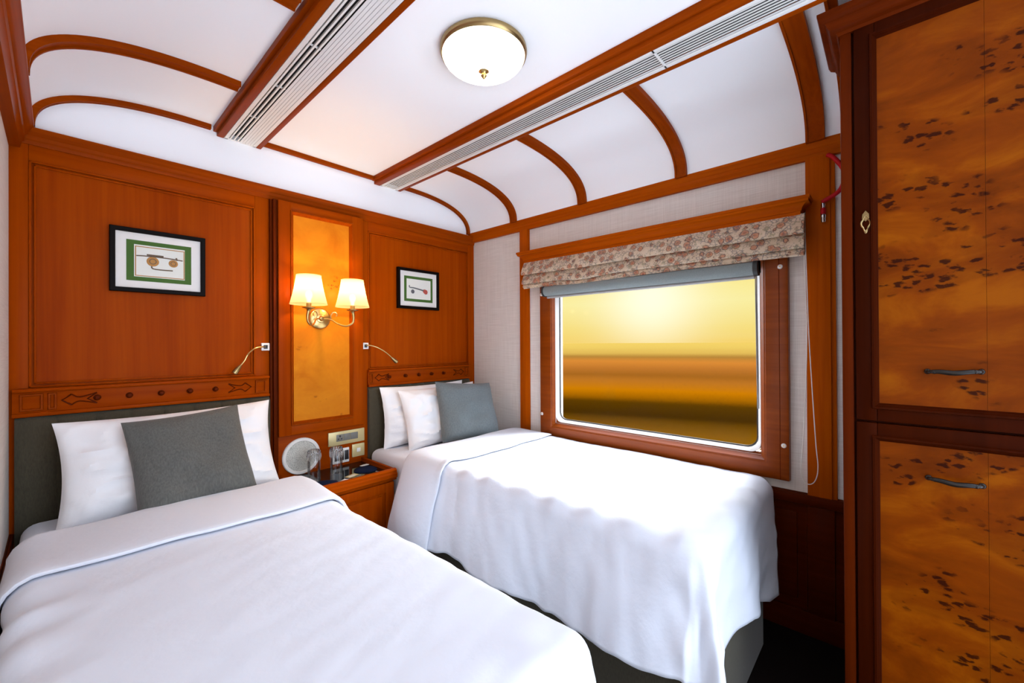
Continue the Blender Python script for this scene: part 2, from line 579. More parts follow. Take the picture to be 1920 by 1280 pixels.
# ---- headboard wall: white plaster lunette above, wood panelling below
wb = struct('wall_back', MB().box(XL - 0.06, XR + 0.08, 0.0, 0.06, 0.0, ZC + 0.05), 'white_plaster', 'wood-panelled headboard wall with white arched band at its top', 'wall')
def framed_panel(x0, x1, z0, z1, fx0, fx1, fz0, fz1, nm):
    part('wood_panel', MB().box(x0, x1, -0.006, 0.0, z0, z1), 'panel_wood_z', wb)
    for a, b in ((x0, fx0), (fx1, x1)):
        part('stile', MB().box(a, b, -0.014, -0.005, z0, z1, 0.002), 'panel_wood_z', wb)
    for a, b in ((fz1, z1), (z0, fz0)):
        part('cross_rail', MB().box(fx0, fx1, -0.014, -0.005, a, b, 0.002), 'panel_wood_x', wb)
    bd = MB()
    for k, (e, hgt) in enumerate(((0.0, 0.018), (0.012, 0.013))):
        t = 0.007
        bd.box(fx0 + e, fx0 + e + t, -hgt, -0.005, fz0 + e, fz1 - e, 0.002)
        bd.box(fx1 - e - t, fx1 - e, -hgt, -0.005, fz0 + e, fz1 - e, 0.002)
        bd.box(fx0 + e, fx1 - e, -hgt, -0.005, fz1 - e - t, fz1 - e, 0.002)
        bd.box(fx0 + e, fx1 - e, -hgt, -0.005, fz0 + e, fz0 + e + t, 0.002)
    part('panel_bead', bd, 'panel_wood_z', wb)
framed_panel(XL, 0.75, 0.0, 2.02, -0.072, 0.678, 1.092, 1.945, 'left')
framed_panel(1.25, XR, 0.0, 2.02, 1.295, 2.115, 1.092, 1.945, 'right')

# ---- window wall with its opening
WY0, WY1, WZ0, WZ1 = -0.79, -1.955, 0.735, 1.62
mb = MB()
mb.box(XR, XR + 0.08, 0.0, WY0, 0, ZC)
mb.box(XR, XR + 0.08, WY1, YF, 0, ZC)
mb.box(XR, XR + 0.08, WY0, WY1, 0, WZ0)
mb.box(XR, XR + 0.08, WY0, WY1, WZ1, ZC)
wr = struct('wall_right', mb, 'linen_wallpaper', 'window wall papered in pale beige woven linen texture', 'wall', smooth=False)
# dado below the paper
mb = MB()
mb.box(XR - 0.012, XR, -0.0, YF, 0.0, 0.60)
mb.box(XR - 0.030, XR - 0.010, -0.0, YF, 0.555, 0.598, 0.005)
mb.box(XR - 0.024, XR - 0.010, -0.0, YF, 0.0, 0.10, 0.004)
for y in (-0.55, -1.20, -1.85, -2.125):
    mb.box(XR - 0.024, XR - 0.010, y, y - 0.095, 0.10, 0.555, 0.004)
mb.box(XR - 0.019, XR - 0.010, -1.985, -2.09, 0.14, 0.515, 0.006)
part('dado_panelling', mb, 'dado_wood', wr, 'dark red-brown wood panelling below the wallpaper')

wl = struct('wall_left', MB().box(XL - 0.06, XL, 0.0, YF, 0, ZC), 'linen_wallpaper', 'narrow strip of pale papered wall at the left edge', 'wall', smooth=False)
mb = MB()
mb.box(XL, XL + 0.006, 0.0, YF, 0.0, 0.56)
mb.box(XL, XL + 0.012, 0.0, YF, 0.52, 0.56, 0.004)
part('dado_panelling', mb, 'dark_wood_y', wl)

# ---- ceiling: flat centre, coved sides
def cove(n=26, off=0.0, side=1):
    """profile of the cove from vent rail down to the wall, offset inward by off"""
    a, bb = 0.572 - off, 0.215 - off
    x0 = 1.56
    pts = []
    for k in range(n + 1):
        t = (math.pi / 2) * k / n
        e = 2 / 2.5
        x = x0 + a * (math.sin(t) ** e)
        z = 2.08 + bb * (max(0.0, math.cos(t)) ** e)
        pts.append((x, z))
    if side < 0:
        pts = [(2.055 - p[0], p[1]) for p in pts]
    return pts
rc, lc = cove(), cove(side=-1)
prof = lc[::-1] + rc
outer = [(XR + 0.02, 2.08), (XR + 0.02, ZC + 0.06), (XL - 0.02, ZC + 0.06), (XL - 0.02, 2.08)]
struct('ceiling', MB().prism(prof + outer, 'y', 0.0, YF), 'white_plaster', 'white ceiling, flat in the middle and coved down to both side walls', 'ceiling')

# ---- cornices
def corn(z0, z1, d):
    h = z1 - z0
    return [(0, z0), (d * 0.45, z0), (d * 0.5, z0 + h * 0.22), (d * 0.62, z0 + h * 0.30), (d * 0.66, z0 + h * 0.52), (d * 0.78, z0 + h * 0.58), (d * 0.92, z0 + h * 0.78), (d, z0 + h * 0.84), (d, z1), (0, z1)]
struct('trim_1', MB().prism([(-p[0], p[1]) for p in corn(2.004, 2.064, 0.042)], 'x', XL, XR), 'trim_wood_x', 'moulded wooden cornice running above the headboard panelling', 'cornice')
struct('trim_2', MB().prism([(XR - p[0], p[1]) for p in corn(2.022, 2.088, 0.045)], 'y', -0.0, YF), 'window_wood_y', 'moulded wooden cornice running above the window', 'cornice')
struct('trim_3', MB().prism([(XL + p[0], p[1]) for p in corn(1.985, 2.078, 0.062)], 'y', -0.0, YF), 'trim_wood_y', 'heavy moulded wooden cornice at the top left edge', 'cornice')

# ---- ribs on the coves
def rib(y, wd, side, idx, label, depth=0.016):
    a = cove(off=0.0, side=side)
    b = cove(off=depth, side=side)
    mb = MB().prism(a + b[::-1], 'y', y, y - wd)
    # thin raised bead along one edge
    c = cove(off=depth + 0.005, side=side)
    mb.prism(b + c[::-1], 'y', y - wd * 0.0, y - 0.008)
    mb.prism(b + c[::-1], 'y', y - wd + 0.008, y - wd)
    struct('trim_%d' % idx, mb, 'trim_wood_x', label, 'ceiling rib')
rib(-0.0, 0.022, 1, 4, 'curved wooden rib edging the right cove against the headboard wall')
rib(-0.452, 0.05, 1, 5, 'curved wooden rib on the right cove, nearest the back corner after the edge rib')
rib(-1.005, 0.055, 1, 6, 'curved wooden rib on the right cove above the left half of the window')
rib(-1.590, 0.056, 1, 7, 'curved wooden rib on the right cove above the right half of the window')
rib(-2.135, 0.065, 1, 8, 'wide curved wooden rib on the right cove just left of the wardrobe')
rib(-2.252, 0.03, 1, 9, 'narrow curved wooden rib squeezed against the wardrobe top')
rib(-0.0, 0.022, -1, 10, 'curved wooden rib edging the left cove against the headboard wall')
rib(-0.445, 0.05, -1, 11, 'long curved wooden rib crossing the left cove')
rib(-1.045, 0.055, -1, 12, 'curved wooden rib at the top edge of the picture left of the vent')

# ---- rails beside the vents, and the end rail
def rail(x0, x1, zb, idx, label, step):
    mb = MB().box(x0, x1, -0.0, YF, zb, ZC + 0.004, 0.003)
    if step > 0:
        mb.box(x0 - 0.014, x0 + 0.004, -0.0, YF, zb + 0.018, ZC + 0.004, 0.003)
    elif step < 0:
        mb.box(x1 - 0.004, x1 + 0.012, -0.0, YF, zb + 0.018, ZC + 0.004, 0.003)
    struct('trim_%d' % idx, mb, 'trim_wood_y', label, 'ceiling rail')
rail(0.520, 0.548, 2.254, 13, 'wooden rail along the left side of the wide left vent', 1)
rail(0.688, 0.710, 2.254, 14, 'wooden rail along the right side of the wide left vent', 0)
rail(1.345, 1.385, 2.252, 15, 'thick wooden rail along the lamp side of the long right vent', 1)
rail(1.513, 1.535, 2.254, 16, 'thin wooden rail along the window side of the long right vent', -1)
struct('trim_17', MB().box(0.708, 1.335, -0.0, -0.022, 2.272, ZC + 0.004, 0.003), 'trim_wood_x', 'thin wooden strip edging the flat ceiling against the headboard wall', 'ceiling rail')

# ---- posts on the window wall
struct('trim_18', MB().box(XR - 0.022, XR + 0.004, -0.503, -0.578, 0.58, 2.03, 0.004), 'window_wood_z', 'slim wooden post on the wall left of the window', 'post')
mb = MB().box(XR - 0.022, XR + 0.004, -2.128, -2.212, 0.58, 2.03, 0.003)
mb.box(XR - 0.014, XR + 0.004, -2.20, -2.228, 0.58, 2.03, 0.003)
struct('trim_19', mb, 'window_wood_z', 'broad wooden post between the window and the wardrobe', 'post')

# ---- the window
def rrect(y0, y1, z0, z1, r, n=8):
    pts = []
    for cy, cz, a0 in ((y1 - r, z0 + r, -90), (y1 - r, z1 - r, 0), (y0 + r, z1 - r, 90), (y0 + r, z0 + r, 180)):
        for k in range(n + 1):
            a = R(a0 + 90 * k / n)
            pts.append((cy + r * math.cos(a), cz + r * math.sin(a)))
    return pts
def ring_loft(sections, mi=0):
    """closed loop of (x, rounded-rectangle) sections joined into a frame that goes all the way round"""
    R_ = [[(x, p[0], p[1]) for p in pts] for x, pts in sections]
    mb = MB()
    V = [[mb.b.verts.new(p) for p in r] for r in R_]
    n = len(V[0])
    for A, B in zip(V, V[1:] + V[:1]):
        for k in range(n):
            mb.b.faces.new([A[k], A[(k + 1) % n], B[(k + 1) % n], B[k]])
    return mb
def rr(y0, y1, z0, z1, r):
    return rrect(min(y0, y1), max(y0, y1), z0, z1, r)
sec = [(XR, rr(-0.684, -2.066, 0.640, 1.690, 0.002)),
       (2.148, rr(-0.686, -2.064, 0.642, 1.688, 0.002)),
       (2.145, rr(-0.690, -2.060, 0.646, 1.684, 0.002)),
       (2.145, rr(-0.772, -1.978, 0.708, 1.630, 0.002)),
       (2.150, rr(-0.776, -1.974, 0.713, 1.626, 0.002)),
       (2.150, rr(-0.780, -1.970, 0.718, 1.622, 0.002)),
       (2.166, rr(-0.785, -1.958, 0.726, 1.618, 0.003)),
       (2.180, rr(-0.790, -1.950, 0.738, 1.612, 0.004)),
       (XR + 0.02, rr(-0.792, -1.948, 0.742, 1.610, 0.006)),
       (XR + 0.02, rr(-0.700, -2.05, 0.660, 1.66, 0.002))]
win = tag(link_mesh('window_1', ring_loft(sec).b, 'frame_wood'), 'wide rounded train window in a heavy wooden frame showing a golden sunset', 'window', None, 'structure')
# stepped joint line of the frame's right upright
part('frame_joint', MB().box(2.1440, 2.1455, -2.030, -2.0325, 0.645, 1.685), 'dark_wood_z', win)
sec = [(2.176, rr(-0.789, -1.951, 0.741, 1.612, 0.045)), (2.186, rr(-0.800, -1.940, 0.752, 1.602, 0.05)), (2.206, rr(-0.806, -1.934, 0.758, 1.596, 0.05)), (2.206, rr(-0.785, -1.955, 0.738, 1.617, 0.045))]
part('glazing_rim', ring_loft(sec), 'rim_white', win, 'white rounded rim round the pane')
sec = [(2.199, rr(-0.8045, -1.9355, 0.7565, 1.5975, 0.05)), (2.1985, rr(-0.8095, -1.9305, 0.7615, 1.5925, 0.048)), (2.206, rr(-0.8095, -1.9305, 0.7615, 1.5925, 0.048)), (2.206, rr(-0.8045, -1.9355, 0.7565, 1.5975, 0.05))]
part('rubber_seal', ring_loft(sec), 'rubber_black', win, 'black rubber seal')
mb = MB()
pp = rr(-0.805, -1.935, 0.757, 1.597, 0.05)
mb.prism(pp, 'x', 2.2005, 2.2045)
part('pane', mb, 'window_glass', win)
cap = None
for y, z in ((-2.036, 1.579), (-2.045, 0.795), (-0.700, 0.787), (-0.70, 1.566)):
    mb = MB().lathe([(0, -0.006), (0.005, -0.006), (0.009, -0.004), (0.0105, 0.0), (0.0105, 0.002)], (2.145, y, z), 'x', 16)
    mb.lathe([(0, -0.0072), (0.0028, -0.0072), (0.003, -0.005)], (2.145, y, z), 'x', 10, 1)
    part('screw_cap', mb, ['rim_white', 'brass'], win, 'small white screw cap')

# ---- land outside
mb = MB()
N = 24
ys = [-900 + 1800 * k / N for k in range(N + 1)]
xs = [3.2, 4, 6, 8, 10, 12, 15, 20, 30, 50, 80, 140, 300, 700, 1500]
V = [[mb.b.verts.new((x, y, -1.2 + 0.0)) for y in ys] for x in xs]
for i in range(len(xs) - 1):
    for j in range(N):
        mb.b.faces.new([V[i][j], V[i + 1][j], V[i + 1][j + 1], V[i][j + 1]])
struct('ground', mb, 'hazed_field_crops', 'golden and dark fields lying in bands outside the window, distant haze painted in', 'field', origin=(0, 0, -1.2))

# ================================================================ WALL FITTINGS BETWEEN AND ABOVE THE BEDS
cab = thing('wall_cabinet', (1.0, 0.0, 0.5), 'tall burl-wood panel cabinet on the wall between the two beds', 'cabinet')
BX0, BX1 = 0.775, 1.243
mb = MB()
mb.box(BX0, BX1, -0.036, -0.0, 0.768, 2.003)
part('body', mb, 'trim_wood_z', cab)
for a, b in ((BX0, 0.838), (1.176, BX1)):
    part('stile', MB().box(a, b, -0.052, -0.034, 0.768, 2.003, 0.004), 'panel_wood_z', cab)
for a, b in ((1.955, 2.003), (0.768, 0.822)):
    part('cross_rail', MB().box(0.836, 1.178, -0.052, -0.034, a, b, 0.003), 'panel_wood_x', cab)
def mitred(x0, x1, z0, z1, steps, mb=None):
    """picture-frame moulding, steps = (inset, y)"""
    mb = mb or MB()
    V = []
    for e, y in steps:
        V.append([mb.b.verts.new(p) for p in ((x0 + e, y, z0 + e), (x1 - e, y, z0 + e), (x1 - e, y, z1 - e), (x0 + e, y, z1 - e))])
    for A, B in zip(V, V[1:]):
        for k in range(4):
            mb.b.faces.new([A[k], A[(k + 1) % 4], B[(k + 1) % 4], B[k]])
    return mb
part('panel_moulding', mitred(0.832, 1.182, 0.816, 1.961, [(0, -0.050), (0.003, -0.058), (0.009, -0.058), (0.012, -0.050), (0.020, -0.040), (0.022, -0.037)]), 'trim_wood_z', cab)
part('burl_panel', MB().box(0.850, 1.164, -0.0385, -0.034, 0.832, 1.945), 'burl_wood_pale', cab, 'glowing golden burl veneer panel')
mb = MB()
for x, y in ((0.748, -0.030), (0.760, -0.044), (0.772, -0.036)):
    mb.box(x - 0.006, x + 0.006, y, 0.0, 0.55, 2.003, 0.002)
part('side_moulding', mb, 'dark_wood_z', cab, 'dark stepped moulding down the left side')
part('lower_board', MB().box(0.755, 1.255, -0.028, 0.0, 0.50, 0.766, 0.002), 'panel_wood_x', cab)

# ---- carved rails above the headboards
def carved_rail(x0, x1, knobs, blocks, arrows, label):
    o = thing('headboard_rail', ((x0 + x1) / 2, 0, 0.985), label, 'carved rail', 'carved rails above the headboards')
    mb = MB().box(x0, x1, -0.030, -0.0, 0.985, 1.082, 0.003)
    mb.box(x0, x1, -0.042, -0.0, 0.985, 1.000, 0.003)
    mb.box(x0, x1, -0.042, -0.0, 1.076, 1.090, 0.004)
    part('board', mb, 'panel_wood_x', o)
    for a, b in blocks:
        mb = mitred(a, b, 1.006, 1.070, [(0, -0.0295), (0.002, -0.037), (0.007, -0.037), (0.009, -0.0295)])
        part('carved_block', mb, 'trim_wood_x', o)
    for x, s in arrows:
        mb = MB()
        for dx in (0.0, 0.070):
            mb.tube([(x + (dx + 0.026) * s, -0.031, 1.060), (x + dx * s, -0.031, 1.039), (x + (dx + 0.026) * s, -0.031, 1.018)], 0.0032, 6, smooth=1)
        for sg in (1, -1):
            mb.tube([(x + 0.026 * s, -0.031, 1.039 + 0.021 * sg), (x + 0.048 * s, -0.031, 1.039 + 0.008 * sg), (x + 0.096 * s, -0.031, 1.039 + 0.021 * sg)], 0.0026, 6, smooth=4)
        part('carved_arrow', mb, 'dark_wood_x', o)
    for x in knobs:
        mb = MB().lathe([(0.0, -0.022), (0.006, -0.021), (0.0095, -0.017), (0.0095, -0.013), (0.006, -0.008), (0.007, -0.004), (0.012, -0.002), (0.012, 0.002)], (x, -0.030, 1.040), 'y', 16)
        part('knob', mb, 'dark_wood_x', o)
    return o
carved_rail(-0.113, 0.737, (0.109, 0.205, 0.308, 0.409, 0.506), ((-0.095, -0.035), (-0.025, 0.0), (0.672, 0.722)), ((0.012, 1), (0.655, -1)), 'long carved wooden rail with round pegs above the left bed headboard')
carved_rail(1.285, 2.108, (1.425, 1.545, 1.650, 1.755, 1.860), ((1.292, 1.318), (2.06, 2.095)), ((1.330, 1), (2.05, -1)), 'carved wooden rail with round pegs above the right bed headboard')

# ---- pictures
def picture(x0, x1, z0, z1, label, draw, m1, m2):
    o = thing('framed_picture', ((x0 + x1) / 2, -0.008, z0), label, 'picture', 'framed instrument prints')
    mb = mitred(x0, x1, z0, z1, [(0, -0.008), (0, -0.028), (0.002, -0.030), (0.016, -0.030), (0.018, -0.028), (0.018, -0.016)])
    part('frame', mb, 'black_lacquer', o)
    part('mat_board', MB().box(x0 + 0.004, x1 - 0.004, -0.018, -0.008, z0 + 0.004, z1 - 0.004), 'paper_white', o)
    part('green_border', MB().box(x0 + m1[0], x1 - m1[0], -0.0195, -0.017, z0 + m1[1], z1 - m1[1]), 'green_board', o)
    pr = part('print', MB().box(x0 + m2[0], x1 - m2[0], -0.0205, -0.018, z0 + m2[1], z1 - m2[1]), 'paper_cream', o)
    draw(pr)
    return o
def draw_veena(p):
    y = -0.0212
    mb = MB().tube([(0.228, y, 1.632), (0.26, y, 1.634), (0.33, y, 1.634), (0.385, y, 1.630)], 0.0024, 6)
    mb.tube([(0.262, y, 1.640), (0.318, y, 1.640)], 0.0032, 6)
    mb.tube([(0.278, y, 1.592), (0.283, y, 1.582), (0.315, y, 1.580), (0.350, y, 1.581)], 0.0026, 6)
    mb.tube([(0.362, y, 1.640), (0.366, y, 1.628)], 0.003, 6)
    part('drawn_neck', mb, 'ink_brown', p)
    for cx, r in ((0.282, 0.021), (0.352, 0.0165)):
        mb = MB().lathe([(0, -0.002), (r * 0.35, -0.0018), (r * 0.8, -0.0014), (r, 0)], (cx, y, 1.613), 'y', 24)
        mb.lathe([(r * 0.45, -0.0019), (r * 0.5, -0.0024), (r * 0.6, -0.0022)], (cx, y, 1.613), 'y', 24, 1)
        part('drawn_gourd', mb, ['ink_ochre', 'ink_brown'], p)
    mb = mitred(0.224, 0.392, 1.546, 1.674, [(0, y), (0.0018, y - 0.0004), (0.0034, y)])
    part('drawn_border', mb, 'ink_ochre', p)
picture(0.145, 0.469, 1.476, 1.747, 'larger black-framed print with two gourds in a green border above the left bed', draw_veena, (0.052, 0.049), (0.076, 0.067))
def draw_lute(p):
    y = -0.0212
    mb = MB().tube([(1.588, y, 1.640), (1.590, y, 1.627), (1.63, y, 1.624), (1.68, y, 1.616), (1.70, y, 1.612)], lambda t: 0.0028 + 0.002 * t, 6)
    part('drawn_neck', mb, 'ink_grey', p)
    mb = MB()
    pts = [(1.690, 1.617), (1.71, 1.622), (1.728, 1.618), (1.735, 1.605), (1.730, 1.590), (1.715, 1.588), (1.700, 1.599)]
    mb.prism(pts, 'y', -0.0198, -0.0222)
    part('drawn_body', mb, 'ink_red', p)
    mb = MB().lathe([(0, -0.001), (0.013, -0.001), (0.014, 0)], (1.614, y, 1.600), 'y', 16)
    part('drawn_gourd', mb, 'ink_grey', p)
picture(1.497, 1.830, 1.483, 1.752, 'black-framed print of a red lute in a green border above the right bed', draw_lute, (0.052, 0.050), (0.070, 0.068))

# ---- twin wall sconce
scn = thing('wall_sconce', (0.989, -0.0385, 1.39), 'brass twin-arm wall lamp with two lit cream shades on the burl panel', 'wall lamp')
mb = MB().lathe([(0.0, -0.034), (0.008, -0.033), (0.012, -0.028), (0.014, -0.024), (0.022, -0.022), (0.024, -0.018), (0.034, -0.016), (0.040, -0.014), (0.052, -0.012), (0.058, -0.007), (0.060, 0.0)], (0.989, -0.0385, 1.392), 'y', 36)
part('backplate', mb, 'brass', scn)
for sx, cx in ((-1, 0.880), (1, 1.116)):
    x0 = 0.989
    d = cx - x0
    pts = [(x0 + d * 0.10, -0.066, 1.390), (x0 + d * 0.34, -0.085, 1.386), (x0 + d * 0.55, -0.115, 1.362), (x0 + d * 0.80, -0.145, 1.350), (x0 + d * 1.02, -0.163, 1.368), (x0 + d * 1.05, -0.168, 1.400), (cx, -0.17, 1.432)]
    mb = MB().tube(pts, lambda t: 0.0042 + 0.0045 * t * t, 10)
    mb.tube([(x0 + d * 0.36, -0.086, 1.386), (x0 + d * 0.31, -0.09, 1.405), (x0 + d * 0.38, -0.097, 1.424), (x0 + d * 0.52, -0.10, 1.424), (x0 + d * 0.55, -0.102, 1.410), (x0 + d * 0.50, -0.102, 1.405)], 0.0032, 8)
    part('arm', mb, 'brass', scn)
    mb = MB().lathe([(0.0, -0.012), (0.008, -0.010), (0.012, -0.002), (0.030, 0.004), (0.032, 0.008), (0.014, 0.007), (0.0125, 0.012), (0.0125, 0.030), (0.0, 0.030)], (cx, -0.17, 1.432), 'z', 20)
    part('candle_cup', mb, 'antique_brass', scn)
    mb = MB().lathe([(0.0, 0.0), (0.009, 0.0), (0.009, 0.016), (0.016, 0.034), (0.017, 0.046), (0.010, 0.060), (0.0, 0.066)], (cx, -0.17, 1.462), 'z', 16)
    part('bulb', mb, 'bulb_glass', scn)
    prof = []
    nseg = 6
    for k in range(nseg + 1):
        t = k / nseg
        prof.append((0.089 + (0.059 - 0.089) * t - 0.003 * math.sin(math.pi * t), 1.457 + 0.148 * t))
    inner = [(r - 0.0015, z) for r, z in prof][::-1]
    sh = MB().lathe([(r, z) for r, z in prof], (cx, -0.17, 0), 'z', 40)
    s_ = part('lamp_shade', sh, 'shade_cloth', scn, 'cream cloth lamp shade')
    for rr_, z in ((0.089, 1.457), (0.059, 1.605)):
        mb = MB().lathe([(rr_ - 0.001, -0.002), (rr_ + 0.001, -0.002), (rr_ + 0.001, 0.002), (rr_ - 0.001, 0.002), (rr_ - 0.001, -0.002)], (cx, -0.17, z), 'z', 40)
        part('shade_edge', mb, 'shade_cloth', s_)
    ld = bpy.data.lights.new('sconce_bulb', 'POINT')
    ld.energy = SCONCE_W
    ld.color = (1.0, 0.66, 0.30)
    ld.shadow_soft_size = 0.016
    lo = bpy.data.objects.new('sconce_bulb_light', ld)
    COL.objects.link(lo)
    lo.location = (cx, -0.17, 1.545)

# ---- reading lights
def reading_light(px, pts, label, tilt):
    o = thing('reading_light', (px, -0.014, 1.237), label, 'reading light', 'gooseneck reading lights')
    mb = MB().box(px - 0.019, px + 0.019, -0.026, -0.014, 1.218, 1.257, 0.003)
    part('wall_plate', mb, 'rim_white', o)
    mb = MB().box(px - 0.009, px + 0.009, -0.030, -0.025, 1.227, 1.247, 0.002)
    part('switch', mb, 'module_black', o)
    part('gooseneck', MB().tube([(px, -0.026, 1.237)] + pts, 0.0034, 8), 'brass', o)
    a, b = Vector(pts[-2]), Vector(pts[-1])
    d = (b - a).normalized()
    e = b + d * 0.042
    mb = MB().tube([b - d * 0.006, b + d * 0.004, b + d * 0.016, b + d * 0.03, e], lambda t: 0.0045 + 0.0085 * min(1, t * 1.6), 14, smooth=1)
    part('lamp_head', mb, 'antique_brass', o)
reading_light(0.722, [(0.700, -0.040, 1.237), (0.665, -0.055, 1.230), (0.635, -0.062, 1.205), (0.618, -0.064, 1.172), (0.598, -0.065, 1.145)], 'brass gooseneck reading light above the left bed', 0)
reading_light(1.272, [(1.290, -0.040, 1.240), (1.325, -0.055, 1.230), (1.370, -0.062, 1.206), (1.405, -0.064, 1.180), (1.428, -0.065, 1.160)], 'brass gooseneck reading light above the right bed', 0)

# ---- speaker and switch plates under the cabinet
o = thing('wall_speaker', (0.893, -0.028, 0.645), 'round white wall speaker behind the tumblers', 'speaker')
part('rim', MB().lathe([(0.098, 0.0), (0.098, -0.008), (0.094, -0.012), (0.082, -0.012), (0.080, -0.008)], (0.893, -0.028, 0.645), 'y', 48), 'speaker_white', o)
part('grille', MB().lathe([(0.0, -0.012), (0.05, -0.0105), (0.082, -0.007)], (0.893, -0.028, 0.645), 'y', 48), 'speaker_mesh', o)
o = thing('socket_plate', (1.146, -0.028, 0.665), 'wide brass-coloured socket plate with three grey modules', 'socket')
part('plate', MB().box(1.037, 1.255, -0.038, -0.028, 0.666, 0.744, 0.003), 'gold_plate', o)
for k, (a, b) in enumerate(((1.082, 1.123), (1.125, 1.166), (1.168, 1.212))):
    mb = MB().box(a, b, -0.041, -0.037, 0.688, 0.727, 0.001)
    p = part('socket' if k == 0 else 'module', mb, 'module_grey', o)
    if k == 0:
        mb = MB()
        for dx, dz, r in ((0, 0.010, 0.005), (-0.009, -0.006, 0.004), (0.009, -0.006, 0.004)):
            mb.lathe([(0, -0.0008), (r, -0.0008), (r, 0.001)], ((a + b) / 2 + dx, -0.041, 0.7075 + dz), 'y', 12)
        part('pin_hole', mb, 'module_black', p)
o = thing('light_switch', (1.216, -0.028, 0.578), 'small square brass-coloured switch plate below the wide socket plate', 'switch')
part('plate', MB().box(1.178, 1.256, -0.036, -0.028, 0.578, 0.654, 0.003), 'gold_plate', o)
part('rocker', MB().box(1.205, 1.228, -0.041, -0.035, 0.606, 0.630, 0.002), 'module_white', o)
o = thing('data_socket', (1.110, -0.028, 0.558), 'white-edged plate with black modules partly hidden behind a tumbler', 'socket')
part('plate', MB().box(1.060, 1.160, -0.036, -0.028, 0.560, 0.644, 0.003), 'module_white', o)
for a in (1.072, 1.102, 1.131):
    part('module', MB().box(a, a + 0.025, -0.038, -0.035, 0.575, 0.630, 0.001), 'module_black', o)

# ---- nightstand
NX0, NX1, NY = 0.768, 1.252, -0.385
ns_ = thing('nightstand', (1.01, -0.20, 0.0), 'wooden nightstand with black glass top between the beds', 'nightstand')
mb = MB().box(NX0 + 0.01, NX1 - 0.01, -0.03, NY + 0.012, 0.0, 0.535)
part('body', mb, 'panel_wood_z', ns_)
part('glass_top', MB().box(NX0 + 0.014, NX1 - 0.014, -0.03, NY + 0.012, 0.535, 0.545), 'black_glass', ns_, 'black mirror-like glass top')
mb = MB()
mb.prism([(NY + 0.014, 0.51), (NY - 0.006, 0.51), (NY - 0.010, 0.520), (NY - 0.018, 0.526), (NY - 0.018, 0.545), (NY - 0.012, 0.552), (NY - 0.012, 0.562), (NY - 0.004, 0.570), (NY + 0.010, 0.570), (NY + 0.014, 0.562)], 'x', NX0, NX1)
part('front_rim', mb, 'panel_wood_x', ns_)
for a in (NX0, NX1 - 0.016):
    part('side_rim', MB().box(a, a + 0.016, -0.03, NY, 0.51, 0.568, 0.003), 'trim_wood_y', ns_)
mb = MB()
y = NY + 0.012
mb.box(NX0 + 0.01, NX0 + 0.06, y, y - 0.012, 0.03, 0.50, 0.003)
mb.box(NX1 - 0.06, NX1 - 0.01, y, y - 0.012, 0.03, 0.50, 0.003)
mb.box(NX0 + 0.06, NX1 - 0.06, y, y - 0.012, 0.45, 0.50, 0.003)
mb.box(NX0 + 0.06, NX1 - 0.06, y, y - 0.012, 0.03, 0.08, 0.003)
dr = part('door', mb, 'panel_wood_z', ns_)
part('door_panel', MB().box(NX0 + 0.075, NX1 - 0.075, y, y - 0.006, 0.095, 0.435, 0.004), 'panel_wood_z', dr)

# ---- on the nightstand
TZ = 0.545
def tumbler(cx, cy, label):
    o = thing('drinking_glass', (cx, cy, TZ), label, 'glass', 'upturned tumblers on the nightstand')
    prof = [(0.0310, 0.0), (0.0322, 0.001), (0.0310, 0.085), (0.0300, 0.120), (0.0285, 0.148), (0.024, 0.154), (0.0, 0.154)]
    inn = [(0.0, 0.128), (0.020, 0.127), (0.0262, 0.120), (0.0288, 0.085), (0.0302, 0.0), (0.0310, 0.0)]
    mb = MB().lathe(prof + inn, (cx, cy, TZ), 'z', 32)
    part('wall', mb, 'drinking_glass', o)
    mb = MB()
    n = 16
    for k in range(n):
        a = 2 * math.pi * k / n
        p = [(cx + r * math.cos(a), cy + r * math.sin(a), TZ + z) for r, z in ((0.0305, 0.100), (0.0312, 0.118), (0.0300, 0.138), (0.0270, 0.152))]
        mb.tube(p, lambda t: 0.0032 * (0.4 + math.sin(math.pi * min(1, t * 0.9 + 0.05))), 6, smooth=2)
    part('cut_base', mb, 'cut_glass', o)
    return o
tumbler(0.905, -0.165, 'upturned clear tumbler on the nightstand in front of the round speaker')
tumbler(1.012, -0.190, 'upturned clear tumbler on the nightstand in front of the socket plate')
def coaster(cx, cy, r, label):
    mb = MB()
    n = 40
    t = [(r * (1 + 0.03 * math.sin(3 * a + cx * 9))) for a in [2 * math.pi * k / n for k in range(n)]]
    Rg = []
    for f, z in ((1, 0.0002), (1.0, 0.003), (0.96, 0.005), (0.5, 0.0065), (0.05, 0.007)):
        Rg.append([(cx + t[k] * f * math.cos(2 * math.pi * k / n), cy + t[k] * f * math.sin(2 * math.pi * k / n), TZ + z) for k in range(n)])
    mb.rings(Rg)
    solo('coaster', mb, 'navy_cloth', label, 'coaster', 'navy coasters on the nightstand')
coaster(0.905, -0.295, 0.062, 'round navy cloth coaster at the front left of the nightstand')
coaster(1.165, -0.215, 0.062, 'round navy cloth coaster at the right of the nightstand')
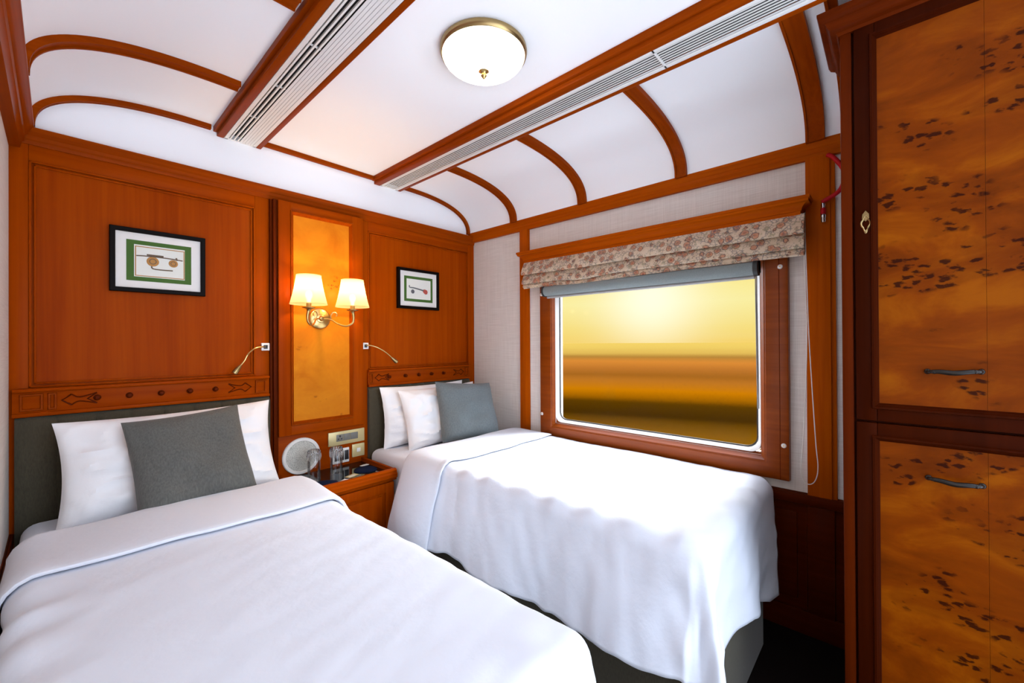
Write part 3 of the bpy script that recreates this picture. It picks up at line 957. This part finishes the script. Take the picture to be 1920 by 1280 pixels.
def card(cx, cy, wx, wy, ang, lift, label, cols):
    mb = MB()
    mb.box(-wx, wx, -wy, wy, 0, 0.0012)
    mb.box(-wx * 0.75, wx * 0.55, -wy * 0.6, wy * 0.2, 0.0012, 0.0015)
    for f in mb.b.faces:
        f.material_index = 1 if f.calc_center_median().z > 0.00125 else 0
    M_ = Matrix.Translation((cx, cy, TZ + 0.0004)) @ Matrix.Rotation(ang, 4, 'Z') @ Matrix.Rotation(lift, 4, 'X')
    for v in mb.b.verts:
        v.co = M_ @ v.co
    zmin = min(v.co.z for v in mb.b.verts)
    for v in mb.b.verts:
        v.co.z += TZ + 0.0004 - zmin
    solo('card', mb, cols, label, 'card', 'small cards on the nightstand')
card(0.995, -0.315, 0.030, 0.018, 0.5, 0.0, 'white and ochre card lying at the front rim of the nightstand', ['paper_white', 'ink_ochre'])
card(1.063, -0.262, 0.034, 0.018, 0.35, 0.0, 'pale gold card lying behind the white one on the nightstand', ['gold_plate', 'paper_white'])
card(1.205, -0.130, 0.024, 0.012, 0.2, 0.0, 'small white slip lying behind the right navy coaster', ['paper_white', 'paper_cream'])

# ================================================================ CEILING FITTINGS
def louvre(mb, x0, x1, y0, y1, n, ang, zb, wd, th=0.0016):
    for k in range(n):
        cx = x0 + (x1 - x0) * (k + 0.5) / n
        dx, dz = wd / 2 * math.cos(ang), wd / 2 * math.sin(ang)
        nx, nz = -math.sin(ang) * th, math.cos(ang) * th
        zc = zb + abs(dz) + 0.001
        mb.prism([(cx - dx - nx, zc - dz - nz), (cx + dx - nx, zc + dz - nz), (cx + dx + nx, zc + dz + nz), (cx - dx + nx, zc - dz + nz)], 'y', y0, y1)
def vent(x0, x1, label, left):
    o = thing('air_vent', ((x0 + x1) / 2, -1.5, 2.25), label, 'vent')
    part('duct', MB().box(x0 + 0.002, x1 - 0.002, -0.002, YF, 2.284, 2.294), 'dark_void', o)
    mb = MB()
    bw = 0.016 if left else 0.018
    mb.box(x0, x0 + bw, -0.001, YF, 2.255, 2.262, 0.001)
    mb.box(x1 - bw, x1, -0.001, YF, 2.255, 2.262, 0.001)
    mb.box(x0, x1, -0.001, -0.010, 2.255, 2.262, 0.001)
    for y in ((-1.79,) if not left else ()):
        mb.box(x0, x1, y, y - 0.006, 2.255, 2.262)
    part('frame', mb, 'vent_white', o)
    a, b = x0 + bw, x1 - bw
    if left:
        mid = a + (b - a) * 0.46
        mb = MB()
        louvre(mb, a, mid, -0.010, YF, 3, R(90), 2.256, 0.007, 0.0030)
        for y in (-0.30, -0.62, -0.95, -1.3):
            mb.box(a, mid, y, y - 0.004, 2.262, 2.268)
        part('grille', mb, 'vent_white', o, 'open straight slots')
        mb = MB()
        louvre(mb, mid, b, -0.010, YF, 5, R(-16), 2.256, 0.0092, 0.0010)
        part('grille', mb, 'vent_white', o, 'angled blades')
    else:
        for y0, y1 in ((-0.010, -1.79), (-1.796, YF)):
            mb = MB()
            louvre(mb, a, b, y0, y1, 7, R(14), 2.256, 0.0078, 0.0010)
            part('grille', mb, 'vent_white', o)
    return o
vent(0.549, 0.687, 'wide white slotted air vent in the ceiling above the left bed', True)
vent(1.386, 1.512, 'long narrow white louvred air vent in the ceiling beside the right cove', False)

LC = (1.0267, -1.331)
lmp = thing('ceiling_lamp', (LC[0], LC[1], ZC), 'round flush ceiling lamp with frosted glass dome and dark metal rim', 'ceiling lamp')
part('base_plate', MB().lathe([(0, 0.0), (0.135, 0.0), (0.135, -0.014), (0, -0.016)], (LC[0], LC[1], ZC), 'z', 48), 'speaker_white', lmp)
part('rim', MB().lathe([(0.144, -0.002), (0.153, -0.004), (0.155, -0.012), (0.152, -0.022), (0.147, -0.026), (0.144, -0.022), (0.143, -0.004), (0.144, -0.002)], (LC[0], LC[1], ZC), 'z', 64), 'antique_brass', lmp, 'dark brass rim')
prof = []
for k in range(15):
    t = k / 14
    prof.append((0.147 * max(0.0, math.cos(t * math.pi / 2)) ** 0.9 if t < 1 else 0.0, -0.020 - 0.058 * math.sin(t * math.pi / 2)))
part('glass_dome', MB().lathe(prof, (LC[0], LC[1], ZC), 'z', 64), 'lamp_glass', lmp)
part('finial', MB().lathe([(0.0, -0.074), (0.017, -0.075), (0.019, -0.079), (0.012, -0.083), (0.009, -0.088), (0.011, -0.094), (0.006, -0.100), (0.003, -0.105), (0, -0.107)], (LC[0], LC[1], ZC), 'z', 20), 'brass', lmp)
ld = bpy.data.lights.new('ceiling_bulb', 'POINT')
ld.energy = CEIL_LAMP_W
ld.color = (0.86, 0.93, 1.0)
ld.shadow_soft_size = 0.03
lo = bpy.data.objects.new('ceiling_bulb_light', ld)
COL.objects.link(lo)
lo.location = (LC[0], LC[1], ZC - 0.052)

# ================================================================ WINDOW DRESSING
def loft_rect(rows):
    """rows of (z, x0, x1, y0, y1)"""
    return MB().rings([[(x0, y0, z), (x1, y0, z), (x1, y1, z), (x0, y1, z)] for z, x0, x1, y0, y1 in rows])
rows = []
for z, e in ((1.776, 0.0), (1.796, 0.0), (1.797, 0.004), (1.804, 0.005), (1.812, 0.009), (1.820, 0.017), (1.826, 0.027), (1.828, 0.031), (1.836, 0.032), (1.838, 0.036), (1.850, 0.036)):
    rows.append((z, 2.098 - e, XR - 0.002, -0.588 + e, -2.118 - e))
solo('window_pelmet', loft_rect(rows), 'window_wood_y', 'moulded wooden pelmet shelf above the floral blind', 'pelmet', smooth=True)

rb_ = thing('roman_blind', (2.10, -1.35, 1.61), 'gathered floral-print roman blind under the wooden pelmet', 'blind')
def fold_cloth(prof, y0, y1, sag, seed, n=90):
    mb = MB()
    Rg = []
    for k in range(n + 1):
        t = k / n
        y = y0 + (y1 - y0) * t
        ring = []
        for (x, z) in prof:
            d = max(0.0, (1.78 - z) / 0.17)
            nz = noise.noise(Vector((y * 4.0, z * 3, seed)))
            n2 = noise.noise(Vector((y * 11.0, z * 9, seed + 4)))
            bump_ = sag * d * math.exp(-((t - 0.30) / 0.10) ** 2)
            ring.append((x + 0.006 * nz * d + 0.003 * n2 * d, y, z - bump_ + 0.004 * nz * d))
        Rg.append(ring)
    mb.rings(Rg)
    return mb
tiers = (
    [(2.120, 1.785), (2.100, 1.785), (2.088, 1.760), (2.074, 1.735), (2.066, 1.712), (2.066, 1.700), (2.074, 1.696), (2.098, 1.702), (2.120, 1.712)],
    [(2.124, 1.720), (2.100, 1.720), (2.092, 1.695), (2.080, 1.672), (2.070, 1.652), (2.068, 1.640), (2.076, 1.635), (2.098, 1.640), (2.124, 1.650)],
    [(2.126, 1.655), (2.104, 1.655), (2.094, 1.645), (2.086, 1.632), (2.083, 1.622), (2.088, 1.617), (2.100, 1.619), (2.126, 1.628)])
for k, pr in enumerate(tiers):
    part('fold', fold_cloth(pr, -0.592, -2.132, 0.010 + 0.006 * k, 3.0 + k), 'floral_cotton', rb_)
part('fold', fold_cloth([(2.118, 1.628), (2.090, 1.626), (2.083, 1.612), (2.086, 1.607), (2.092, 1.607), (2.118, 1.618)], -0.60, -2.130, 0.010, 9.0), 'floral_cotton', rb_)
mb = MB()
mb.tube([(2.112, -2.124, 1.775), (2.116, -2.130, 1.50), (2.120, -2.134, 1.25), (2.121, -2.122, 0.90), (2.122, -2.110, 0.72), (2.123, -2.116, 0.67), (2.124, -2.136, 0.652), (2.124, -2.158, 0.672), (2.124, -2.168, 0.73), (2.123, -2.160, 0.85), (2.120, -2.142, 1.25), (2.116, -2.136, 1.50), (2.112, -2.130, 1.775)], 0.0019, 6, smooth=6)
part('pull_chain', mb, 'cord_white', rb_, 'white beaded loop chain hanging to the dado')

ro = thing('roller_blind', (2.10, -1.36, 1.54), 'rolled grey roller blind across the top of the window', 'blind')
part('rolled_fabric', MB().tube([(2.104, -0.766, 1.578), (2.104, -1.945, 1.578)], 0.031, 24, smooth=1), 'grey_blind_cloth', ro)
mb = MB().box(2.130, 2.1335, -0.775, -1.940, 1.540, 1.585)
part('fabric_drop', mb, 'grey_blind_cloth', ro)
part('bottom_bar', MB().tube([(2.118, -0.772, 1.541), (2.118, -1.942, 1.541)], 0.0085, 12, smooth=1), 'cord_grey', ro)
for y0, y1 in ((-0.756, -0.768), (-1.944, -1.962)):
    mb = MB().tube([(2.104, y0, 1.578), (2.104, y1, 1.578)], 0.035, 24, smooth=1)
    mb.box(2.10, 2.146, y0, y1, 1.560, 1.615, 0.002)
    part('end_bracket', mb, 'rubber_black', ro)
mb = MB().tube([(2.108, -1.947, 1.575), (2.112, -1.949, 1.25), (2.112, -1.952, 0.972), (2.112, -1.955, 0.968), (2.112, -1.957, 0.972), (2.112, -1.955, 1.25), (2.108, -1.953, 1.575)], 0.0019, 6, smooth=4)
part('pull_chain', mb, 'cord_grey', ro, 'grey loop chain at the right of the pane')

al = thing('alarm_handle', (2.148, -2.19, 1.74), 'red cord and metal-ended emergency pull handle on the post by the wardrobe', 'alarm handle')
part('cord', MB().tube([(2.150, -2.205, 2.020), (2.143, -2.222, 2.005), (2.138, -2.250, 1.960), (2.136, -2.262, 1.915), (2.137, -2.250, 1.868), (2.139, -2.225, 1.845), (2.141, -2.196, 1.832), (2.143, -2.188, 1.826)], 0.0085, 10, smooth=6), 'red_plastic', al)
part('handle', MB().lathe([(0, 0.0), (0.007, 0.001), (0.009, 0.008), (0.0075, 0.016), (0.009, 0.020), (0.0095, 0.030), (0.0075, 0.034)], (2.143, -2.190, 1.742), 'z', 16), 'chrome', al)
part('grip', MB().lathe([(0.0075, 0.034), (0.0095, 0.038), (0.0095, 0.056), (0.0075, 0.060)], (2.143, -2.190, 1.742), 'z', 16), 'red_plastic', al)
part('collar', MB().lathe([(0.0075, 0.060), (0.006, 0.064), (0.008, 0.072), (0.006, 0.080), (0.0, 0.084)], (2.143, -2.190, 1.742), 'z', 16), 'chrome', al)

# ================================================================ BEDS
def make_bed(x0, x1, hx0, hx1, y1, ztop, hz, label, nch, bx1=None):
    o = thing('bed', ((x0 + x1) / 2, -1.0, 0.0), label, 'bed', 'twin beds')
    part('base', MB().box(x0 + 0.004, bx1 or x1 - 0.004, -0.06, y1 + 0.005, 0.0, 0.36, 0.012, 3), 'olive_upholstery', o)
    part('mattress', MB().box(x0, x1, -0.062, y1 + 0.01, 0.36, ztop, 0.045, 5), 'white_cotton', o)
    mb = MB()
    n = nch * 12
    Rg = []
    for k in range(n + 1):
        x = hx0 + (hx1 - hx0) * k / n
        ph = (k % 12) / 12.0
        bulge = 0.010 * math.sin(math.pi * ph) ** 0.5 if 0 < k < n else 0.0
        yf = -0.040 - bulge
        Rg.append([(x, -0.018, 0.30), (x, yf, 0.30), (x, yf, hz - 0.02), (x, yf + 0.008, hz - 0.006), (x, yf + 0.018, hz), (x, -0.018, hz)])
    mb.rings(Rg)
    part('headboard', mb, 'olive_upholstery', o, 'grey-olive channel-tufted upholstered headboard')
    return o
make_bed(-0.090, 0.738, -0.106, 0.738, -1.95, 0.605, 0.982, 'left single bed nearest the camera with upholstered base and headboard', 8)
make_bed(1.270, 2.132, 1.285, 2.106, -2.005, 0.615, 0.984, 'right single bed under the window with upholstered base and headboard', 8, 1.965)

class Drape:
    """a cloth laid over a bed: s runs across (x), t along (y, negative to the foot)"""
    def __init__(s, sa, sb, tf, z, r, flare, seed, ffoot=R(5), puff=0.012, headflare=0.0):
        s.ffoot, s.headflare = ffoot, headflare
        s.sa, s.sb, s.tf, s.z, s.r, s.flare, s.seed, s.puff = sa, sb, tf, z, r, flare, seed, puff
    def at(s, u, t, off=0.0):
        sx = 0
        dx = 0.0
        if s.sa is not None and u < s.sa:
            dx, sx = s.sa - u, -1
        elif s.sb is not None and u > s.sb:
            dx, sx = u - s.sb, 1
        dy = max(0.0, s.tf - t)
        cx = u + (dx if sx < 0 else -dx)
        cy = t + dy
        if s.sb is None and dy > 0:
            cx -= 0.36 * dy * max(0.0, min(1.0, (u - 1.55) / 0.5))
        L = math.hypot(dx, dy)
        r = s.r
        f = s.flare
        if L < 1e-9:
            nrm = Vector((0, 0, 1))
            p = Vector((cx, cy, s.z))
            hang = 0.0
        else:
            hd = Vector((sx * dx, -dy, 0)) / L
            f = (s.flare * dx + s.ffoot * dy) / (dx + dy) if sx >= 0 or s.sb is None else R(1)
            if sx > 0 or s.sb is None:
                f += s.headflare * max(0.0, min(1.0, (t + 1.15) / 0.5)) * (dx / (dx + dy))
            ang_max = math.pi / 2 - f
            if L < r * ang_max:
                a = L / r
                o_, d_ = r * math.sin(a), r * (1 - math.cos(a))
                nrm = hd * math.sin(a) + Vector((0, 0, math.cos(a)))
            else:
                rest = L - r * ang_max
                o_ = r * math.sin(ang_max) + rest * math.sin(f)
                d_ = r * (1 - math.cos(ang_max)) + rest * math.cos(f)
                nrm = hd * math.cos(f) + Vector((0, 0, math.sin(f)))
            p = Vector((cx, cy, s.z)) + hd * o_ - Vector((0, 0, d_))
            hang = max(0.0, L - r)
            corner = min(dx, dy) / (L + 1e-6) * 1.41
            th = math.atan2(dy, dx)
            p += hd * (hang * (0.10 * corner * math.cos(7.0 * th + 0.4) + 0.05 * math.sin((t if dx > dy else u) * 11 + s.seed) * (1 - corner)))
        q = p * 1.0
        # puffs and creases
        n1 = noise.noise(Vector((u * 2.4 + s.seed, t * 1.7, s.seed)))
        n2 = noise.noise(Vector((u * 2.6, t * 8.5, s.seed + 3)))
        n3 = noise.noise(Vector((u * 7.0 + t * 4.0, t * 19.0 - u * 6.0, s.seed + 7)))
        w2 = 0.22 + 0.78 * min(1.0, L / 0.2)
        dsp = s.puff * n1 + 0.010 * n2 * w2 + 0.0045 * n3 * w2 + 0.0008 * n3
        # gathers along the edges
        if s.sa is not None:
            e = math.exp(-((u - s.sa + 0.015) / 0.055) ** 2)
            ph = t * 38 + 3.0 * noise.noise(Vector((t * 5, s.seed, 0)))
            dsp += 0.0065 * e * math.sin(ph)
        e = math.exp(-((t - s.tf + 0.015) / 0.06) ** 2)
        dsp += 0.005 * e * math.sin(u * 34 + 3.0 * noise.noise(Vector((u * 5, s.seed, 1))))
        return p + nrm * (dsp + off), nrm
def drape_grid(D, u0, u1, t0, t1, nu, nt, hem=0.0):
    mb = MB()
    V = []
    for i in range(nu + 1):
        row = []
        for j in range(nt + 1):
            t = t0 + (t1 - t0) * j / nt
            w0 = 0.022 * noise.noise(Vector((t * 4.5, D.seed, 5))) + 0.015 * noise.noise(Vector((t * 15, D.seed, 6)))
            u = u0 + w0 + (u1 + (w0 if D.sb is not None else 0) - u0 - w0) * i / nu
            t += 0.02 * noise.noise(Vector((u * 5, D.seed, 9))) * (j / nt) ** 4
            if D.sb is None:
                t -= 0.09 * max(0.0, min(1.0, (u - 1.6) / 0.45)) * (j / nt) ** 6
            p, _ = D.at(u, t)
            row.append(mb.b.verts.new(p))
        V.append(row)
    for i in range(nu):
        for j in range(nt):
            mb.b.faces.new([V[i][j], V[i + 1][j], V[i + 1][j + 1], V[i][j + 1]])
    return mb
def fold_band(D, u0, u1, t0, t1, nu, thick):
    """turned-down edge: a flat puffy roll with a closed section"""
    mb = MB()
    Rg = []
    m_ = 26
    for i in range(nu + 1):
        u = u0 + (u1 - u0) * i / nu
        endf = min(1.0, min(i, nu - i) / 4.0) ** 0.5
        ring = []
        for k in range(m_):
            a = 2 * math.pi * k / m_
            ca, sa_ = math.cos(a), math.sin(a)
            wv = 0.012 * noise.noise(Vector((u * 6, D.seed, 2)))
            tt = (t0 + t1) / 2 + (t0 - t1) / 2 * (abs(ca) ** 0.35) * (1 if ca > 0 else -1) + wv
            off = 0.002 + thick * 0.5 * (1 + (abs(sa_) ** 0.6) * (1 if sa_ > 0 else -1)) * (0.55 + 0.45 * endf)
            p, _ = D.at(u, tt, off)
            ring.append(p)
        Rg.append(ring)
    mb.rings(Rg)
    return mb
def make_duvet(D, u0, u1, t0, t1, nu, nt, fold_to, label):
    o = thing('duvet', ((D.sa if D.sa else u0) + 0.4, -1.2, 0.62), label, 'duvet', 'white duvets')
    c = part('cover', drape_grid(D, u0, u1, t0, t1, nu, nt), 'white_cotton', o)
    sm = c.modifiers.new('thickness', 'SOLIDIFY')
    sm.thickness = 0.022
    sm.offset = -1.0
    part('turned_down_edge', fold_band(D, u0 - 0.006, u1 + (0.006 if D.sb is not None else 0.0), t0 + 0.012, fold_to, nu // 2, 0.021), 'white_cotton', o, 'white duvet end folded back towards the foot')
    return o
# right bed: free side towards the gap, other side against the window wall
DR = Drape(1.315, None, -1.950, 0.655, 0.065, R(13), 2.3, headflare=R(6))
make_duvet(DR, 1.315 - 0.415, 2.125, -0.50, -1.950 - 0.37, 110, 170, -0.80, 'white duvet on the right bed, brightly lit by the window')
DL = Drape(-0.030, 0.706, -1.885, 0.645, 0.062, R(7), 8.1, headflare=R(32))
DL_r = DL
make_duvet(DL, -0.030 - 0.085, 0.706 + 0.38, -0.445, -1.885 - 0.36, 120, 170, -0.79, 'white duvet on the left bed, filling the lower left of the picture')

# ---- pillows
def pillow_mesh(w_, h_, t_, seed, crease=0.020, ear=0.06, sag=0.012):
    mb = MB()
    n = 40
    def P(u, v, sgn):
        x = u * w_ / 2 * (1 - ear * (1 - v * v) * 1.0)
        z = v * h_ / 2 * (1 - ear * 1.1 * (1 - u * u))
        e = max(0.0, (1 - u ** 4) * (1 - v ** 4)) ** 0.55
        th = t_ / 2 * e * (1 - 0.25 * v)
        nn = noise.noise(Vector((u * 1.7 + seed, v * 1.7, sgn * 2.0)))
        n2 = 1 - abs(noise.noise(Vector((u * 2.6 + v * 1.3 + seed, v * 2.4 - u, sgn * 3.0 + seed))))
        n3 = noise.noise(Vector((u * 5.5 - v * 3 + seed, v * 4 + u * 2, sgn * 4.0 + seed)))
        th += e * (0.018 * nn + crease * (n2 ** 6 - 0.25) + 0.25 * crease * n3)
        z -= sag * e * abs(u)
        return Vector((x, -sgn * th, z + h_ / 2))
    grid = {}
    for sgn in (1, -1):
        for i in range(n + 1):
            for j in range(n + 1):
                u = -math.cos(math.pi * i / n) * 0.5 + (i / n - 0.5)
                v = -math.cos(math.pi * j / n) * 0.5 + (j / n - 0.5)
                key = (i, j, 0 if i in (0, n) or j in (0, n) else sgn)
                if key not in grid:
                    grid[key] = mb.b.verts.new(P(u, v, sgn))
    for sgn in (1, -1):
        for i in range(n):
            for j in range(n):
                ks = [(a, b, 0 if a in (0, n) or b in (0, n) else sgn) for a, b in ((i, j), (i + 1, j), (i + 1, j + 1), (i, j + 1))]
                vs = [grid[k] for k in ks]
                if len(set(vs)) == 4:
                    try:
                        mb.b.faces.new(vs)
                    except ValueError:
                        pass
    return mb
def place_pillow(name, bottom, w_, h_, t_, lean, yaw_, roll_, seed, mat, label, cat, group, **kw):
    mb = pillow_mesh(w_, h_, t_, seed, **kw)
    M_ = Matrix.Translation(bottom) @ Matrix.Rotation(yaw_, 4, 'Z') @ Matrix.Rotation(-lean, 4, 'X') @ Matrix.Rotation(roll_, 4, 'Y')
    for v in mb.b.verts:
        v.co = M_ @ v.co
    return solo(name, mb, mat, label, cat, group)
PG, CG = 'white pillows on the beds', 'grey cushions on the beds'
place_pillow('pillow', (0.35, -0.130, 0.602), 0.655, 0.350, 0.12, R(7), 0, 0, 1.0, 'pillow_cotton', 'rear white pillow of the left bed, against the headboard', 'pillow', PG)
place_pillow('pillow', (0.350, -0.265, 0.602), 0.715, 0.390, 0.15, R(18), 0, R(-1), 5.0, 'pillow_cotton', 'front white pillow of the left bed, behind the dark grey cushion', 'pillow', PG)
place_pillow('cushion', (0.385, -0.415, 0.625), 0.385, 0.385, 0.13, R(26), R(2), R(-4), 9.0, 'grey_cushion_cloth', 'dark grey square cushion on the left bed', 'cushion', CG, crease=0.004, ear=0.045)
place_pillow('pillow', (1.655, -0.135, 0.612), 0.66, 0.375, 0.11, R(7), 0, 0, 13.0, 'pillow_cotton', 'rear white pillow of the right bed, against the headboard', 'pillow', PG)
place_pillow('pillow', (1.72, -0.275, 0.612), 0.62, 0.375, 0.14, R(17), 0, R(-1), 17.0, 'pillow_cotton', 'front white pillow of the right bed, behind the window-lit cushion', 'pillow', PG)
place_pillow('cushion', (1.780, -0.425, 0.635), 0.43, 0.385, 0.15, R(22), R(-6), R(5), 21.0, 'lit_grey_cushion_cloth', 'grey square cushion on the right bed, window light painted into its cloth', 'cushion', CG, crease=0.004, ear=0.045)

# ================================================================ WARDROBE
WX = 1.58
wd_ = thing('wardrobe', (1.85, -2.52, 0.0), 'tall dark wardrobe with burl veneer doors at the right edge', 'wardrobe')
WY_A, WY_B = -2.288, -2.745
mb = MB()
mb.prism([(WX + 0.012, 0.0), (XR - 0.035, 0.0), (XR - 0.035, 1.97), (XR - 0.06, 2.02), (2.02, 2.10), (1.90, 2.165), (WX + 0.012, 2.172)], 'y', WY_A - 0.004, WY_B)
part('carcass', mb, 'mahogany_z', wd_)
for a, b in ((WY_A, WY_A - 0.027), (WY_B + 0.027, WY_B)):
    part('front_stile', MB().box(WX, WX + 0.03, a, b, 0.0, 2.172, 0.004), 'dark_wood_z', wd_)
rows = []
for z, e in ((2.160, 0.004), (2.168, 0.008), (2.172, 0.018), (2.182, 0.026), (2.196, 0.032), (2.202, 0.044), (2.214, 0.050), (2.222, 0.050)):
    rows.append((z, WX - e, 1.85, WY_A + e, WY_B - e))
part('cornice', loft_rect(rows), 'dark_wood_y', wd_)
def wdoor(z0, z1, handle_z, tiltz, lock):
    y0, y1 = -2.3195, -2.7135
    fw = 0.050
    d = MB()
    d.box(WX - 0.004, WX + 0.014, y0, y0 - fw + 0.004, z0, z1, 0.003)
    d.box(WX - 0.004, WX + 0.014, y1 + fw - 0.004, y1, z0, z1, 0.003)
    d.box(WX - 0.004, WX + 0.014, y0 - fw + 0.004, y1 + fw - 0.004, z1 - fw + 0.004, z1, 0.003)
    d.box(WX - 0.004, WX + 0.014, y0 - fw + 0.004, y1 + fw - 0.004, z0, z0 + fw - 0.004, 0.003)
    dd_ = part('door', d, 'mahogany_z', wd_)
    # mitred moulding inside the frame
    mb = MB()
    V = []
    for e, x in ((0.034, WX - 0.004), (0.036, WX - 0.009), (0.041, WX - 0.009), (0.044, WX - 0.004), (0.050, WX + 0.004), (0.052, WX + 0.006)):
        V.append([mb.b.verts.new(p) for p in ((x, y0 - e, z0 + e), (x, y1 + e, z0 + e), (x, y1 + e, z1 - e), (x, y0 - e, z1 - e))])
    for A, B in zip(V, V[1:]):
        for k in range(4):
            mb.b.faces.new([A[k], A[(k + 1) % 4], B[(k + 1) % 4], B[k]])
    part('door_moulding', mb, 'mahogany_z', dd_)
    part('burl_panel', MB().box(WX + 0.005, WX + 0.012, y0 - 0.046, -2.575, z0 + 0.046, z1 - 0.046), 'burl_wood_dark', dd_, 'amber burl veneer with dark knots')
    bp = part('burl_panel', MB().box(WX + 0.005, WX + 0.012, -2.5755, y1 + 0.046, z0 + 0.046, z1 - 0.046), 'burl_wood_dark', dd_, 'amber burl veneer with dark knots')
    # wrought handle
    hx = WX - 0.012
    a, b = -2.468, -2.564
    pts = [(WX + 0.005, a, handle_z), (hx, a - 0.002, handle_z), (hx - 0.008, a - 0.022, handle_z + tiltz * 0.25), (hx - 0.010, (a + b) / 2, handle_z - 0.003 + tiltz * 0.5), (hx - 0.008, b + 0.022, handle_z + tiltz * 0.75), (hx, b + 0.002, handle_z + tiltz), (WX + 0.005, b, handle_z + tiltz)]
    mb = MB().tube(pts, lambda t: 0.0042 + 0.0028 * math.sin(math.pi * t) ** 2, 10, smooth=6)
    for yy, zz in ((a, handle_z), (b, handle_z + tiltz)):
        mb.sphere((WX - 0.004, yy, zz), 0.0075, 0.8, 1, 1)
        mb.sphere((hx - 0.006, yy + (-0.012 if yy == a else 0.012), zz), 0.0058, 1, 1.3, 1)
    part('handle', mb, 'black_iron', dd_, 'black wrought iron bow handle')
    if lock:
        cy, cz = -2.344, 1.590
        mb = MB()
        out_, in_ = [], []
        n = 28
        for k in range(n):
            a_ = 2 * math.pi * k / n
            r0 = 0.0105 + 0.0016 * math.cos(4 * a_)
            yy = r0 * math.cos(a_)
            zz = r0 * math.sin(a_) * (2.5 if math.sin(a_) < 0 else 2.1)
            out_.append((yy, zz))
        Rg = []
        for f_, x in ((1.0, WX - 0.0035), (1.0, WX - 0.006), (0.85, WX - 0.0075), (0.68, WX - 0.006), (0.66, WX - 0.0042)):
            Rg.append([(x, cy + p[0] * f_, cz + p[1] * f_) for p in out_])
        mb.rings(Rg, caps=False)
        mb.prism([(cy - 0.008, cz + 0.014), (cy - 0.007, cz + 0.026), (cy, cz + 0.036), (cy + 0.007, cz + 0.026), (cy + 0.008, cz + 0.014), (cy, cz + 0.005)], 'x', WX - 0.0035, WX - 0.0068)
        part('lock_plate', mb, 'antique_brass', dd_, 'pierced brass keyhole plate')
    return dd_
wdoor(1.0225, 2.166, 1.168, 0.003, True)
wdoor(0.06, 1.0165, 0.884, -0.001, False)
